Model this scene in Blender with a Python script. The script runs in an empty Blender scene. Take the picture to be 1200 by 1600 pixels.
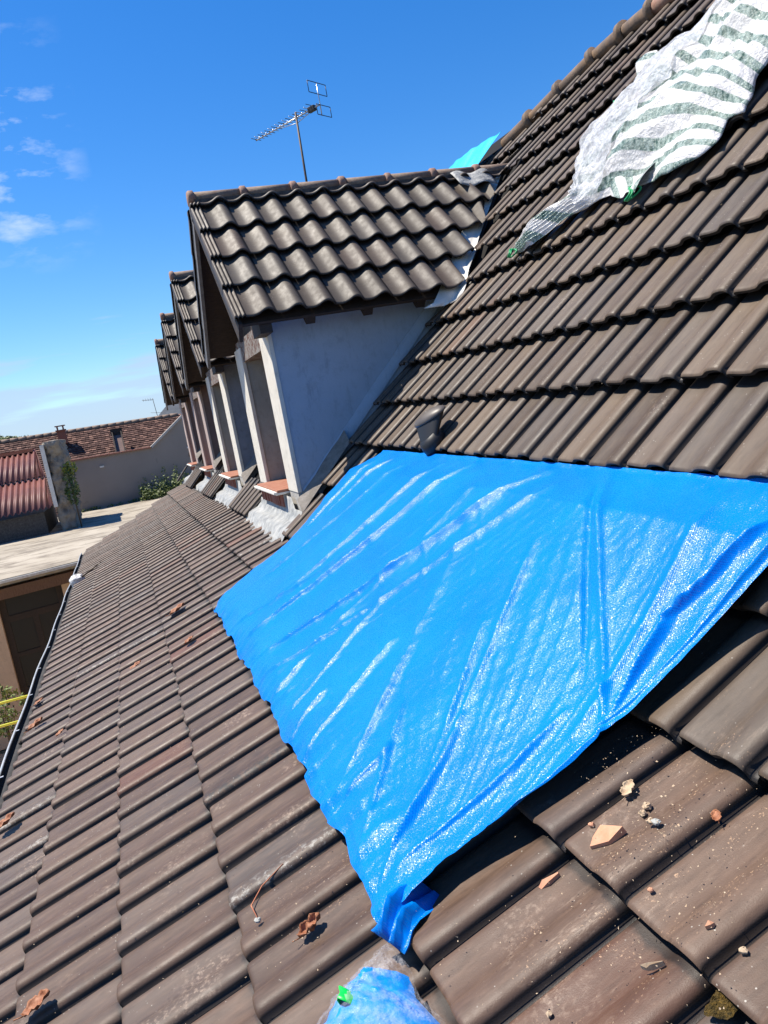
import bpy, bmesh, math, random
import numpy as np
from mathutils import Vector, Matrix, noise

random.seed(7); RNG = np.random.default_rng(7)
scene = bpy.context.scene
# ------------------------------------------------------------------ camera
RIGHT = (0.93195610, -0.31647082, -0.17692952)
UP = (0.21438225, 0.08744209, 0.97282790)
FWD = (0.29240055, 0.94456344, -0.14933792)
cd = bpy.data.cameras.new('camera'); cam = bpy.data.objects.new('camera', cd)
scene.collection.objects.link(cam); scene.camera = cam
cd.sensor_fit = 'VERTICAL'; cd.sensor_height = 24.0; cd.lens = 24.0 * 1203.8 / 1600
cd.clip_start = 0.05; cd.clip_end = 3000
cam.matrix_world = Matrix(((RIGHT[0], UP[0], -FWD[0], 0), (RIGHT[1], UP[1], -FWD[1], 0), (RIGHT[2], UP[2], -FWD[2], 0), (0, 0, 0, 1)))
# ------------------------------------------------------------------ light
SUN = Vector((-0.46, 0.30, 1.0)).normalized()
sd = bpy.data.lights.new('sun', 'SUN'); sd.energy = 5.0; sd.angle = math.radians(0.5); sd.color = (1.0, 0.93, 0.82)
so = bpy.data.objects.new('sun', sd); scene.collection.objects.link(so)
so.rotation_euler = SUN.to_track_quat('Z', 'Y').to_euler(); so.location = SUN * 30
world = bpy.data.worlds.new('World'); scene.world = world; world.use_nodes = True
scene.view_settings.view_transform = 'Standard'; scene.view_settings.look = 'None'
scene.view_settings.exposure = 0.80; scene.view_settings.gamma = 1.0

def build_world():
    nt = world.node_tree; nt.nodes.clear(); N = nt.nodes.new; L = nt.links.new
    out = N('ShaderNodeOutputWorld'); bg = N('ShaderNodeBackground'); bg.inputs['Strength'].default_value = 0.050
    sky = N('ShaderNodeTexSky'); sky.sky_type = 'NISHITA'; sky.sun_disc = False
    sky.sun_elevation = math.asin(SUN.z); sky.sun_rotation = math.atan2(SUN.x, SUN.y)
    sky.altitude = 100; sky.air_density = 1.1; sky.dust_density = 0.25; sky.ozone_density = 3.0
    hs = N('ShaderNodeHueSaturation'); hs.inputs['Saturation'].default_value = 1.38; hs.inputs['Value'].default_value = 1.25
    L(sky.outputs[0], hs.inputs['Color'])
    ml = N('ShaderNodeMixRGB'); ml.blend_type = 'MULTIPLY'; ml.inputs[0].default_value = 1.0; ml.inputs[2].default_value = (1.06, 1.27, 1.56, 1); L(hs.outputs[0], ml.inputs[1])
    tc = N('ShaderNodeTexCoord')
    sep = N('ShaderNodeSeparateXYZ'); L(tc.outputs['Generated'], sep.inputs[0])
    # wisps: clouds low at the left and thin scraps above them
    mp = N('ShaderNodeMapping'); mp.inputs['Scale'].default_value = (1.0, 1.0, 2.6); L(tc.outputs['Generated'], mp.inputs[0])
    n1 = N('ShaderNodeTexNoise'); n1.inputs['Scale'].default_value = 11.0; n1.inputs['Detail'].default_value = 8; n1.inputs['Roughness'].default_value = 0.58
    L(mp.outputs[0], n1.inputs['Vector'])
    r1 = N('ShaderNodeMapRange'); r1.inputs['From Min'].default_value = 0.50; r1.inputs['From Max'].default_value = 0.70; L(n1.outputs[0], r1.inputs[0])
    # only left of the view
    az = N('ShaderNodeMapRange'); az.inputs['From Min'].default_value = 0.03; az.inputs['From Max'].default_value = -0.04; L(sep.outputs[0], az.inputs[0])
    el = N('ShaderNodeMapRange'); el.inputs['From Min'].default_value = 0.46; el.inputs['From Max'].default_value = 0.37; L(sep.outputs[2], el.inputs[0])
    e2 = N('ShaderNodeMapRange'); e2.inputs['From Min'].default_value = 0.20; e2.inputs['From Max'].default_value = 0.28; L(sep.outputs[2], e2.inputs[0])
    m0 = N('ShaderNodeMath'); m0.operation = 'MULTIPLY'; L(e2.outputs[0], m0.inputs[0]); L(el.outputs[0], m0.inputs[1])
    m1 = N('ShaderNodeMath'); m1.operation = 'MULTIPLY'; L(r1.outputs[0], m1.inputs[0]); L(az.outputs[0], m1.inputs[1])
    m2 = N('ShaderNodeMath'); m2.operation = 'MULTIPLY'; L(m1.outputs[0], m2.inputs[0]); L(m0.outputs[0], m2.inputs[1])
    # bank of cloud near the horizon
    mp2 = N('ShaderNodeMapping'); mp2.inputs['Scale'].default_value = (1.0, 1.0, 10.0); mp2.inputs['Location'].default_value = (3.1, 1.2, 0.4); L(tc.outputs['Generated'], mp2.inputs[0])
    n2 = N('ShaderNodeTexNoise'); n2.inputs['Scale'].default_value = 5.0; n2.inputs['Detail'].default_value = 7; n2.inputs['Roughness'].default_value = 0.5; L(mp2.outputs[0], n2.inputs['Vector'])
    a2 = N('ShaderNodeMath'); a2.operation = 'MULTIPLY_ADD'; a2.inputs[1].default_value = -3.4; a2.inputs[2].default_value = 0.62; L(sep.outputs[2], a2.inputs[0])
    s2 = N('ShaderNodeMath'); s2.operation = 'ADD'; L(a2.outputs[0], s2.inputs[0]); L(n2.outputs[0], s2.inputs[1])
    r2 = N('ShaderNodeMapRange'); r2.inputs['From Min'].default_value = 0.78; r2.inputs['From Max'].default_value = 0.92; L(s2.outputs[0], r2.inputs[0])
    mx1 = N('ShaderNodeMixRGB'); mx1.inputs[2].default_value = (9.5, 11.0, 13.5, 1); L(m2.outputs[0], mx1.inputs[0]); L(ml.outputs[0], mx1.inputs[1])
    sc = N('ShaderNodeMath'); sc.operation = 'MULTIPLY'; sc.inputs[1].default_value = 0.75; L(r2.outputs[0], sc.inputs[0])
    mx2 = N('ShaderNodeMixRGB'); mx2.inputs[2].default_value = (6.2, 8.2, 11.2, 1); L(sc.outputs[0], mx2.inputs[0]); L(mx1.outputs[0], mx2.inputs[1])
    L(mx2.outputs[0], bg.inputs[0]); L(bg.outputs[0], out.inputs[0])
build_world()

# ------------------------------------------------------------------ helpers
COL = scene.collection
def link(o, parent=None):
    COL.objects.link(o)
    if parent is not None: o.parent = parent
    return o
def tag(o, label=None, cat=None, group=None, kind=None):
    if label: o['label'] = label
    if cat: o['category'] = cat
    if group: o['group'] = group
    if kind: o['kind'] = kind
    return o
def empty(name, loc, label, cat, group=None):
    o = bpy.data.objects.new(name, None); link(o); o.location = loc; o.empty_display_size = 0.1
    return tag(o, label, cat, group)
class MB:
    """collects geometry in world coordinates"""
    def __init__(s): s.v = []; s.f = []; s.m = []; s.c = []; s.uv = None; s.sm = []
    def add(s, v, f, mat=0, col=(1, 1, 1, 1), smooth=False):
        n = len(s.v); s.v.extend([tuple(p) for p in v]); s.f.extend([tuple(i + n for i in q) for q in f])
        s.m.extend([mat] * len(f)); s.c.extend([col] * len(v)); s.sm.extend([smooth] * len(f)); return s
    def box(s, x0, x1, y0, y1, z0, z1, mat=0, col=(1, 1, 1, 1)):
        v = [(x, y, z) for x in (x0, x1) for y in (y0, y1) for z in (z0, z1)]
        f = [(0, 1, 3, 2), (4, 6, 7, 5), (0, 4, 5, 1), (2, 3, 7, 6), (0, 2, 6, 4), (1, 5, 7, 3)]
        return s.add(v, f, mat, col)
    def bar(s, a, b, w, h, up=(0, 0, 1), mat=0, col=(1, 1, 1, 1)):
        a = Vector(a); b = Vector(b); d = (b - a).normalized(); u = Vector(up); r = d.cross(u).normalized(); u = r.cross(d)
        v = [p + r * (sx * w / 2) + u * (sy * h / 2) for p in (a, b) for sx in (-1, 1) for sy in (-1, 1)]
        f = [(0, 1, 3, 2), (4, 6, 7, 5), (0, 4, 5, 1), (2, 3, 7, 6), (0, 2, 6, 4), (1, 5, 7, 3)]
        return s.add(v, f, mat, col)
    def tube(s, pts, rad, seg=10, mat=0, col=(1, 1, 1, 1), cap=True, arc=(0, 2 * math.pi), up=(0, 0, 1)):
        pts = [Vector(p) for p in pts]; rs = rad if isinstance(rad, (list, tuple)) else [rad] * len(pts)
        full = abs(arc[1] - arc[0] - 2 * math.pi) < 1e-4; n = seg if full else seg + 1; V = []
        for i, p in enumerate(pts):
            d = (pts[min(i + 1, len(pts) - 1)] - pts[max(i - 1, 0)]).normalized()
            u = Vector(up)
            if abs(d.dot(u)) > 0.98: u = Vector((1, 0, 0))
            r = d.cross(u).normalized(); u = r.cross(d)
            for k in range(n):
                a = arc[0] + (arc[1] - arc[0]) * k / seg
                V.append(p + (r * math.cos(a) + u * math.sin(a)) * rs[i])
        F = []
        for i in range(len(pts) - 1):
            for k in range(seg):
                k2 = (k + 1) % n if full else k + 1
                F.append((i * n + k, i * n + k2, (i + 1) * n + k2, (i + 1) * n + k))
        if cap and full: F.append(tuple(range(n))[::-1]); F.append(tuple((len(pts) - 1) * n + k for k in range(n)))
        return s.add(V, F, mat, col, True)
    def grid(s, P, mat=0, col=(1, 1, 1, 1), smooth=True, flip=False):
        nu = len(P); nv = len(P[0]); V = [p for r in P for p in r]
        F = [((i * nv + j), (i + 1) * nv + j, (i + 1) * nv + j + 1, i * nv + j + 1) for i in range(nu - 1) for j in range(nv - 1)]
        if flip: F = [f[::-1] for f in F]
        return s.add(V, F, mat, col, smooth)
    def build(s, name, mats, parent=None, fix=True, solid=0, bevel=0):
        me = bpy.data.meshes.new(name)
        org = Vector((0, 0, 0))
        if parent is None:
            a = np.array(s.v); lo = a.min(0); hi = a.max(0); org = Vector(((lo[0] + hi[0]) / 2, (lo[1] + hi[1]) / 2, lo[2]))
        else: org = world_loc(parent)
        me.from_pydata([(p[0] - org[0], p[1] - org[1], p[2] - org[2]) for p in s.v], [], s.f)
        for mt in (mats if isinstance(mats, (list, tuple)) else [mats]): me.materials.append(mt)
        me.polygons.foreach_set('material_index', s.m); me.polygons.foreach_set('use_smooth', s.sm)
        ca = me.color_attributes.new('tint', 'FLOAT_COLOR', 'POINT'); ca.data.foreach_set('color', np.array(s.c, dtype=np.float32).ravel())
        if s.uv is not None:
            ul = me.uv_layers.new(name='UVMap'); idx = np.empty(len(me.loops), dtype=np.int32); me.loops.foreach_get('vertex_index', idx)
            ul.data.foreach_set('uv', np.array(s.uv, dtype=np.float32)[idx].ravel())
        me.validate(); me.update()
        if fix:
            bm = bmesh.new(); bm.from_mesh(me); bmesh.ops.recalc_face_normals(bm, faces=bm.faces); bm.to_mesh(me); bm.free()
        o = bpy.data.objects.new(name, me); link(o, parent)
        if parent is None: o.location = org
        WL[o.name] = org
        if bevel:
            md = o.modifiers.new('bevel', 'BEVEL'); md.width = bevel; md.segments = 2; md.limit_method = 'ANGLE'
        if solid:
            md = o.modifiers.new('solid', 'SOLIDIFY'); md.thickness = solid; md.offset = -1
        return o
WL = {}
def world_loc(o):
    return WL.get(o.name, Vector(o.location) if o.parent is None else Vector(o.location) + world_loc(o.parent))

# ------------------------------------------------------------------ materials
def mat(name, base, rough=0.6, spec=0.5, metal=0.0):
    m = bpy.data.materials.new(name); m.use_nodes = True; b = m.node_tree.nodes['Principled BSDF']
    b.inputs['Base Color'].default_value = (*base, 1); b.inputs['Roughness'].default_value = rough
    b.inputs['Specular IOR Level'].default_value = spec; b.inputs['Metallic'].default_value = metal
    return m
class NT:
    def __init__(s, m): s.m = m; s.t = m.node_tree; s.b = s.t.nodes['Principled BSDF']; s.tc = s.n('ShaderNodeTexCoord'); s.o = s.tc.outputs['Object']
    def n(s, typ, **kw):
        x = s.t.nodes.new(typ)
        for k, v in kw.items(): setattr(x, k, v)
        return x
    def l(s, a, b): s.t.links.new(a, b)
    def noise(s, scale, detail=4, rough=0.5, vec=None, out=0, stretch=None, loc=None):
        v = vec or s.o
        if stretch or loc:
            mp = s.n('ShaderNodeMapping')
            if stretch: mp.inputs['Scale'].default_value = stretch
            if loc: mp.inputs['Location'].default_value = loc
            s.l(v, mp.inputs[0]); v = mp.outputs[0]
        x = s.n('ShaderNodeTexNoise'); x.inputs['Scale'].default_value = scale; x.inputs['Detail'].default_value = detail; x.inputs['Roughness'].default_value = rough
        s.l(v, x.inputs['Vector']); return x.outputs[out]
    def rng(s, src, a, b, c=0.0, d=1.0):
        x = s.n('ShaderNodeMapRange'); x.inputs[1].default_value = a; x.inputs[2].default_value = b; x.inputs[3].default_value = c; x.inputs[4].default_value = d
        s.l(src, x.inputs[0]); return x.outputs[0]
    def math(s, op, a, b=None):
        x = s.n('ShaderNodeMath', operation=op)
        for i, q in enumerate((a, b)):
            if q is None: continue
            if isinstance(q, (int, float)): x.inputs[i].default_value = q
            else: s.l(q, x.inputs[i])
        return x.outputs[0]
    def mix(s, f, a, b, mode='MIX'):
        x = s.n('ShaderNodeMixRGB', blend_type=mode)
        for i, q in enumerate((f, a, b)):
            if isinstance(q, (int, float)): x.inputs[i].default_value = q
            elif isinstance(q, tuple): x.inputs[i].default_value = (*q, 1)
            else: s.l(q, x.inputs[i])
        return x.outputs[0]
    def bump(s, h, strength, dist=0.01, prev=None):
        x = s.n('ShaderNodeBump'); x.inputs['Strength'].default_value = strength; x.inputs['Distance'].default_value = dist; s.l(h, x.inputs['Height'])
        if prev is not None: s.l(prev, x.inputs['Normal'])
        s.l(x.outputs[0], s.b.inputs['Normal']); return x.outputs[0]
    def col(s, c): s.l(c, s.b.inputs['Base Color'])
    def rough(s, c): s.l(c, s.b.inputs['Roughness'])
    def tint(s):
        a = s.n('ShaderNodeVertexColor'); a.layer_name = 'tint'; sp = s.n('ShaderNodeSeparateColor'); s.l(a.outputs[0], sp.inputs[0]); return sp.outputs
    def uv(s):
        sp = s.n('ShaderNodeSeparateXYZ'); s.l(s.tc.outputs['UV'], sp.inputs[0]); return sp.outputs

def tile_material(name, c_dark, c_light, c_red, rough, lichen=1.0, dust=1.0):
    m = mat(name, c_dark, rough, 0.36); t = NT(m); tr, tg, tb = t.tint()[:3]; u, v = t.uv()[:2]
    base = t.mix(tr, c_dark, c_light)
    base = t.mix(t.rng(tb, 0.45, 0.95, 0, 0.55), base, (0.074, 0.065, 0.057))
    base = t.mix(t.rng(tb, 0.30, 0.0, 0, 0.45), base, tuple(c * 0.62 for c in c_dark))
    base = t.mix(t.rng(tg, 0.55, 1.0, 0, 0.55), base, c_red)
    big = t.noise(3.0, 5, 0.6); base = t.mix(t.rng(big, 0.35, 0.7, 0, 0.35), base, c_light)
    st = t.noise(9.0, 6, 0.65, stretch=(1.2, 6.0, 1.2)); base = t.mix(t.rng(st, 0.45, 0.75, 0, 0.30 * dust), base, tuple(min(1, c * 1.7) for c in c_light))
    st2 = t.noise(14.0, 5, 0.6, stretch=(1.0, 5.0, 1.0), loc=(4, 2, 7)); base = t.mix(t.rng(st2, 0.5, 0.8, 0, 0.5), base, tuple(c * 0.55 for c in c_dark))
    # sandy rubbed patches on a few tiles
    sm = t.math('MULTIPLY', t.rng(t.noise(4.2, 3, 0.5, loc=(9, 9, 1)), 0.58, 0.70), t.rng(t.noise(60, 5, 0.75), 0.5, 0.66))
    base = t.mix(t.math('MULTIPLY', sm, 0.5 * dust), base, (0.36, 0.27, 0.20))
    # pale lichen crust along the roll edge of some tiles
    lm = t.math('MULTIPLY', t.rng(tb, 0.968, 0.975), t.rng(t.noise(38, 7, 0.8), 0.51, 0.60))
    lm = t.math('MULTIPLY', lm, t.rng(u, 0.62, 0.80)); base = t.mix(t.math('MULTIPLY', lm, 0.5 * lichen), base, (0.42, 0.41, 0.37))
    dm = t.math('MULTIPLY', t.math('MULTIPLY', t.rng(tb, 0.012, 0.006), t.rng(t.noise(60, 5, 0.7, loc=(1, 5, 3)), 0.47, 0.52)), t.rng(u, 0.6, 0.8))
    base = t.mix(t.math('MULTIPLY', dm, 0.8), base, (0.018, 0.017, 0.016))
    # fine pale flecks
    vo = t.n('ShaderNodeTexVoronoi'); vo.inputs['Scale'].default_value = 55; t.l(t.o, vo.inputs['Vector'])
    fl = t.math('MULTIPLY', t.rng(vo.outputs['Distance'], 0.11, 0.07), t.rng(t.noise(11, 3, loc=(2, 8, 8)), 0.52, 0.60))
    base = t.mix(t.math('MULTIPLY', fl, 0.85), base, (0.38, 0.35, 0.30))
    # sandy dust and clay smears left where tiles were broken, near the tarpaulin corner
    def near_mask(c, r0, r1):
        d = t.n('ShaderNodeVectorMath', operation='DISTANCE'); t.l(t.o, d.inputs[0]); d.inputs[1].default_value = (c[0] + .85, c[1] - 5.0, c[2] + 5.3); return t.rng(d.outputs['Value'], r1, r0)
    sp = t.math('MULTIPLY', t.rng(t.noise(190, 3, .6), .60, .66), t.rng(t.noise(13, 5, .7, stretch=(.6, 1.8, .6), loc=(1, 2, 3)), .52, .60))
    sm2 = t.math('MULTIPLY', t.rng(t.noise(11, 6, .75, stretch=(.5, 2.2, .5), loc=(6, 2, 3)), .54, .66), t.rng(t.noise(90, 5, .75, stretch=(.5, 2.5, .5)), .46, .62))
    for cc_, r0_, r1_ in (((.86, 1.17, -.88), .05, .34), ((.55, 1.15, -1.0), .02, .22), ((.30, 1.9, -1.15), .0, .30)):
        k_ = near_mask(cc_, r0_, r1_); base = t.mix(t.math('MULTIPLY', t.math('MULTIPLY', sp, k_), .95), base, (0.50, 0.32, 0.19)); base = t.mix(t.math('MULTIPLY', t.math('MULTIPLY', sm2, k_), .55), base, (0.36, 0.27, 0.20))
    # shadow of the interlock groove, painted into the base colour
    groove_sh = t.math('MAXIMUM', t.rng(u, 0.890, 0.905), t.rng(u, 0.03, 0.0))
    vw = t.math('ADD', v, t.rng(t.noise(24, 4, .7), .3, .7, -.018, .018))      # dark lap bands: shadow under each course tail, put into the colour
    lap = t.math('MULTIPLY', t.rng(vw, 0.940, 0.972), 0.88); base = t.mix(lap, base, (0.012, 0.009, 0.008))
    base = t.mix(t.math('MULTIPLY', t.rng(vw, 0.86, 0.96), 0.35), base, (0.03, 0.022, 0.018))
    base = t.mix(t.math('MULTIPLY', groove_sh, 0.9), base, (0.010, 0.008, 0.007))
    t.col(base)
    t.rough(t.rng(t.noise(18, 5, 0.6), 0.3, 0.75, rough - 0.04, rough + 0.14))
    b1 = t.bump(t.noise(300, 4, 0.7), 0.30, 0.002); t.bump(t.noise(11, 3, 0.5), 0.05, 0.008, b1)
    return m
M = {}
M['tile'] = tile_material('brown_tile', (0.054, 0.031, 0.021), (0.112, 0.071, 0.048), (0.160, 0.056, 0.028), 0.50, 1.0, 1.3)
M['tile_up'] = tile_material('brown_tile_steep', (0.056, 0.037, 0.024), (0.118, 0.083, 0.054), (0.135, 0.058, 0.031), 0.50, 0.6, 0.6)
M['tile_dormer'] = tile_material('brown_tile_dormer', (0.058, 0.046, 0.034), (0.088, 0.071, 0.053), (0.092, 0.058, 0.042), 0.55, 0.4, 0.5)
def simple(name, c1, c2, rough=0.7, scale=8, bump=0.3, bdist=0.01, lo=0.35, hi=0.7, spec=0.4, bscale=60, stretch=None, metal=0, detail=6):
    m = mat(name, c1, rough, spec, metal); t = NT(m)
    t.col(t.mix(t.rng(t.noise(scale, detail, 0.62, stretch=stretch), lo, hi), c1, c2))
    if bump: t.bump(t.noise(bscale, 5, 0.6, stretch=stretch), bump, bdist)
    return m
M['tile_edge'] = simple('shaded_tile_edge', (0.014, 0.011, 0.009), (0.03, 0.024, 0.02), 0.9, 30, 0.3, 0.003)  # near-black colour paints in the shade on the tile tail faces
M['ridge'] = simple('ridge_clay', (0.17, 0.105, 0.075), (0.25, 0.19, 0.14), 0.75, 30, 0.4, 0.006)
M['ridge_knob'] = simple('ridge_knob_clay', (0.24, 0.12, 0.085), (0.28, 0.19, 0.14), 0.75, 40, 0.4, 0.004)
M['ridge_brown'] = simple('ridge_brown', (0.10, 0.072, 0.055), (0.20, 0.125, 0.07), 0.7, 12, 0.4, 0.006)
M['bedding'] = simple('dark_mortar', (0.045, 0.042, 0.04), (0.10, 0.095, 0.09), 0.9, 25, 0.6, 0.01)
M['deck'] = mat('dark_felt', (0.012, 0.011, 0.010), 0.9, 0.2)
M['darkwood'] = simple('dark_stained_wood', (0.022, 0.015, 0.011), (0.045, 0.03, 0.022), 0.75, 20, 0.3, 0.004, stretch=(1, 1, 6))
M['boardedge'] = simple('grey_board', (0.10, 0.10, 0.105), (0.16, 0.16, 0.165), 0.7, 20, 0.2, 0.004)
M['lintel'] = simple('flaking_lintel', (0.10, 0.045, 0.03), (0.22, 0.20, 0.18), 0.85, 24, 0.5, 0.006, 0.42, 0.55)
def render_mat(name, c, dirt, dirt2, k=1.0):
    m = mat(name, c, 0.8, 0.3); t = NT(m)
    a = t.mix(t.rng(t.noise(3.5, 6, 0.65), 0.38, 0.72, 0, 0.75 * k), c, dirt)
    a = t.mix(t.rng(t.noise(12, 6, 0.7, loc=(3, 1, 4)), 0.52, 0.75, 0, 0.6 * k), a, dirt2)
    a = t.mix(t.rng(t.noise(7, 5, 0.7, stretch=(3, 3, 0.6), loc=(7, 1, 4)), 0.55, 0.75, 0, 0.35), a, dirt2)
    t.col(a); b = t.bump(t.noise(130, 4, 0.6), 0.3, 0.004); t.bump(t.noise(9, 4, 0.6), 0.25, 0.02, b); return m
M['render_blue'] = render_mat('blue_grey_render', (0.35, 0.42, 0.50), (0.27, 0.325, 0.385), (0.12, 0.14, 0.155), .5)
M['render_grey'] = render_mat('grey_render', (0.36, 0.36, 0.33), (0.25, 0.25, 0.22), (0.20, 0.19, 0.16))
M['render_dim'] = render_mat('slate_grey_render', (0.22, 0.24, 0.28), (0.15, 0.16, 0.18), (0.10, 0.10, 0.11))
M['render_pink'] = render_mat('dull_pink_render', (0.20, 0.135, 0.12), (0.14, 0.10, 0.09), (0.10, 0.08, 0.075))
M['render_rose'] = render_mat('pale_rose_render', (0.42, 0.33, 0.29), (0.33, 0.26, 0.23), (0.24, 0.19, 0.17))
M['cream'] = render_mat('cream_paint', (0.66, 0.62, 0.54), (0.56, 0.52, 0.44), (0.36, 0.33, 0.28))
M['sill'] = simple('terracotta_sill', (0.27, 0.10, 0.06), (0.34, 0.16, 0.10), 0.7, 18, 0.3, 0.004)
M['brick'] = simple('old_red_brick', (0.22, 0.06, 0.04), (0.32, 0.14, 0.09), 0.85, 40, 0.6, 0.008)
M['mortar'] = simple('pale_mortar', (0.34, 0.32, 0.29), (0.46, 0.44, 0.40), 0.9, 20, 0.5, 0.01)
M['fillet'] = simple('weathered_fillet', (0.17, 0.15, 0.125), (0.27, 0.24, 0.21), 0.9, 20, 0.5, 0.01)
M['white'] = simple('white_paint', (0.60, 0.57, 0.50), (0.75, 0.72, 0.66), 0.6, 12, 0.2, 0.004)
M['lead'] = simple('weathered_lead', (0.17, 0.175, 0.17), (0.36, 0.36, 0.34), 0.55, 14, 0.8, 0.02, 0.35, 0.65, 0.5, 22)
M['zinc'] = simple('zinc_gutter', (0.42, 0.43, 0.43), (0.62, 0.62, 0.60), 0.4, 20, 0.1, 0.002, metal=0.4)
M['gutter_in'] = simple('gutter_grime', (0.02, 0.02, 0.019), (0.05, 0.045, 0.04), 0.9, 20, 0.4, 0.004)
M['glassdark'] = mat('dark_glass', (0.010, 0.011, 0.012), 0.45, 0.3)
M['brownwood'] = simple('brown_wood', (0.10, 0.05, 0.025), (0.17, 0.09, 0.05), 0.7, 15, 0.3, 0.004, stretch=(6, 6, 1))
M['beige'] = render_mat('beige_render', (0.58, 0.42, 0.28), (0.48, 0.34, 0.23), (0.36, 0.25, 0.17))
M['vent'] = simple('vent_plastic', (0.075, 0.062, 0.052), (0.11, 0.095, 0.08), 0.45, 12, 0.1, 0.003)
M['black'] = mat('black_plastic', (0.012, 0.012, 0.013), 0.5, 0.4)
M['alu'] = mat('aluminium', (0.45, 0.46, 0.47), 0.35, 0.5, 0.7)
M['mastmetal'] = simple('rusty_mast', (0.05, 0.04, 0.035), (0.10, 0.07, 0.05), 0.6, 6, 0, metal=0.3)
def leafm(name, c1, c2, rough=0.6):
    m = mat(name, c1, rough, 0.4); t = NT(m); tr = t.tint()[0]; t.col(t.mix(tr, c1, c2))
    m.node_tree.nodes['Principled BSDF'].inputs['Subsurface Weight'].default_value = 0.0
    return m
M['leaf'] = leafm('green_leaf', (0.035, 0.06, 0.012), (0.17, 0.21, 0.05))
M['leaf_y'] = leafm('yellow_green_leaf', (0.12, 0.16, 0.02), (0.38, 0.36, 0.05))
M['dryleaf'] = simple('dry_leaf', (0.20, 0.065, 0.025), (0.36, 0.16, 0.08), 0.65, 60, 0.5, 0.003)
M['shard'] = simple('broken_clay', (0.48, 0.23, 0.13), (0.56, 0.30, 0.19), 0.85, 50, 0.3, 0.003)
M['shard_red'] = simple('red_clay_chip', (0.32, 0.10, 0.05), (0.42, 0.18, 0.1), 0.85, 50, 0.3, 0.003)
M['crumb'] = simple('sandy_crumb', (0.38, 0.27, 0.17), (0.50, 0.40, 0.28), 0.9, 50, 0.3, 0.003)
M['moss'] = simple('brown_moss', (0.05, 0.035, 0.006), (0.20, 0.12, 0.02), 0.95, 120, 1.0, 0.02, bscale=200)
M['bark'] = simple('bark', (0.07, 0.05, 0.035), (0.12, 0.09, 0.06), 0.9, 12, 0.5, 0.02)

# ------------------------------------------------------------------ roof geometry of the house
W = 0.216; G = 0.3653729
LOWP = [(-0.6637223, 2.0102779, -1.6113862), (-0.3287287, 2.0102779, -1.4655211), (0.0061395, 2.0102779, -1.3193683), (0.3377495, 2.0102779, -1.1659662), (0.6684824, 2.0102779, -1.0106823), (1.0020144, 2.0102779, -0.8615051)]
LOWP = [Vector(p) for p in LOWP]
LY = Vector((-0.0098, 1, -0.0106)) * W
U0 = Vector((1.5543926, 1.9853764, -0.3960726)); UD = Vector((0.2619107, 0, 0.2547551)); UY = Vector((0.0008699, 0.216, 0.0042577))
NU = Vector((-0.6972021, -0.0113209, 0.7167852)); NL = Vector((-0.4085, -0.0136, 0.9127)).normalized()
def lowpt(k, j):
    i = min(max(int(math.floor(k)), 0), 4); a = LOWP[i]; b = LOWP[i + 1]
    p = a + (b - a) * (k - i) + LY * j; p.y -= .00458 * k; return p
def uppt(k, j): return U0 + UD * (k - 7) + UY * j
def rp(k, j, h=0.0):
    return (lowpt(k, j) + NL * h) if k <= 5 else (uppt(k, j) + NU * h)
def xmain(y, z): return U0.x + (0.7167852 * (z - U0.z) - 0.0113209 * (y - U0.y)) / 0.6972021
JEND = 68; JLOW = 63; JNEAR = -10
YC0 = 6.5748; SPAN = 3.0101; HW = 0.85
def dormer_c(i): return Vector((0.0141 * i, YC0 + SPAN * i, -0.0223 * i))

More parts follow.
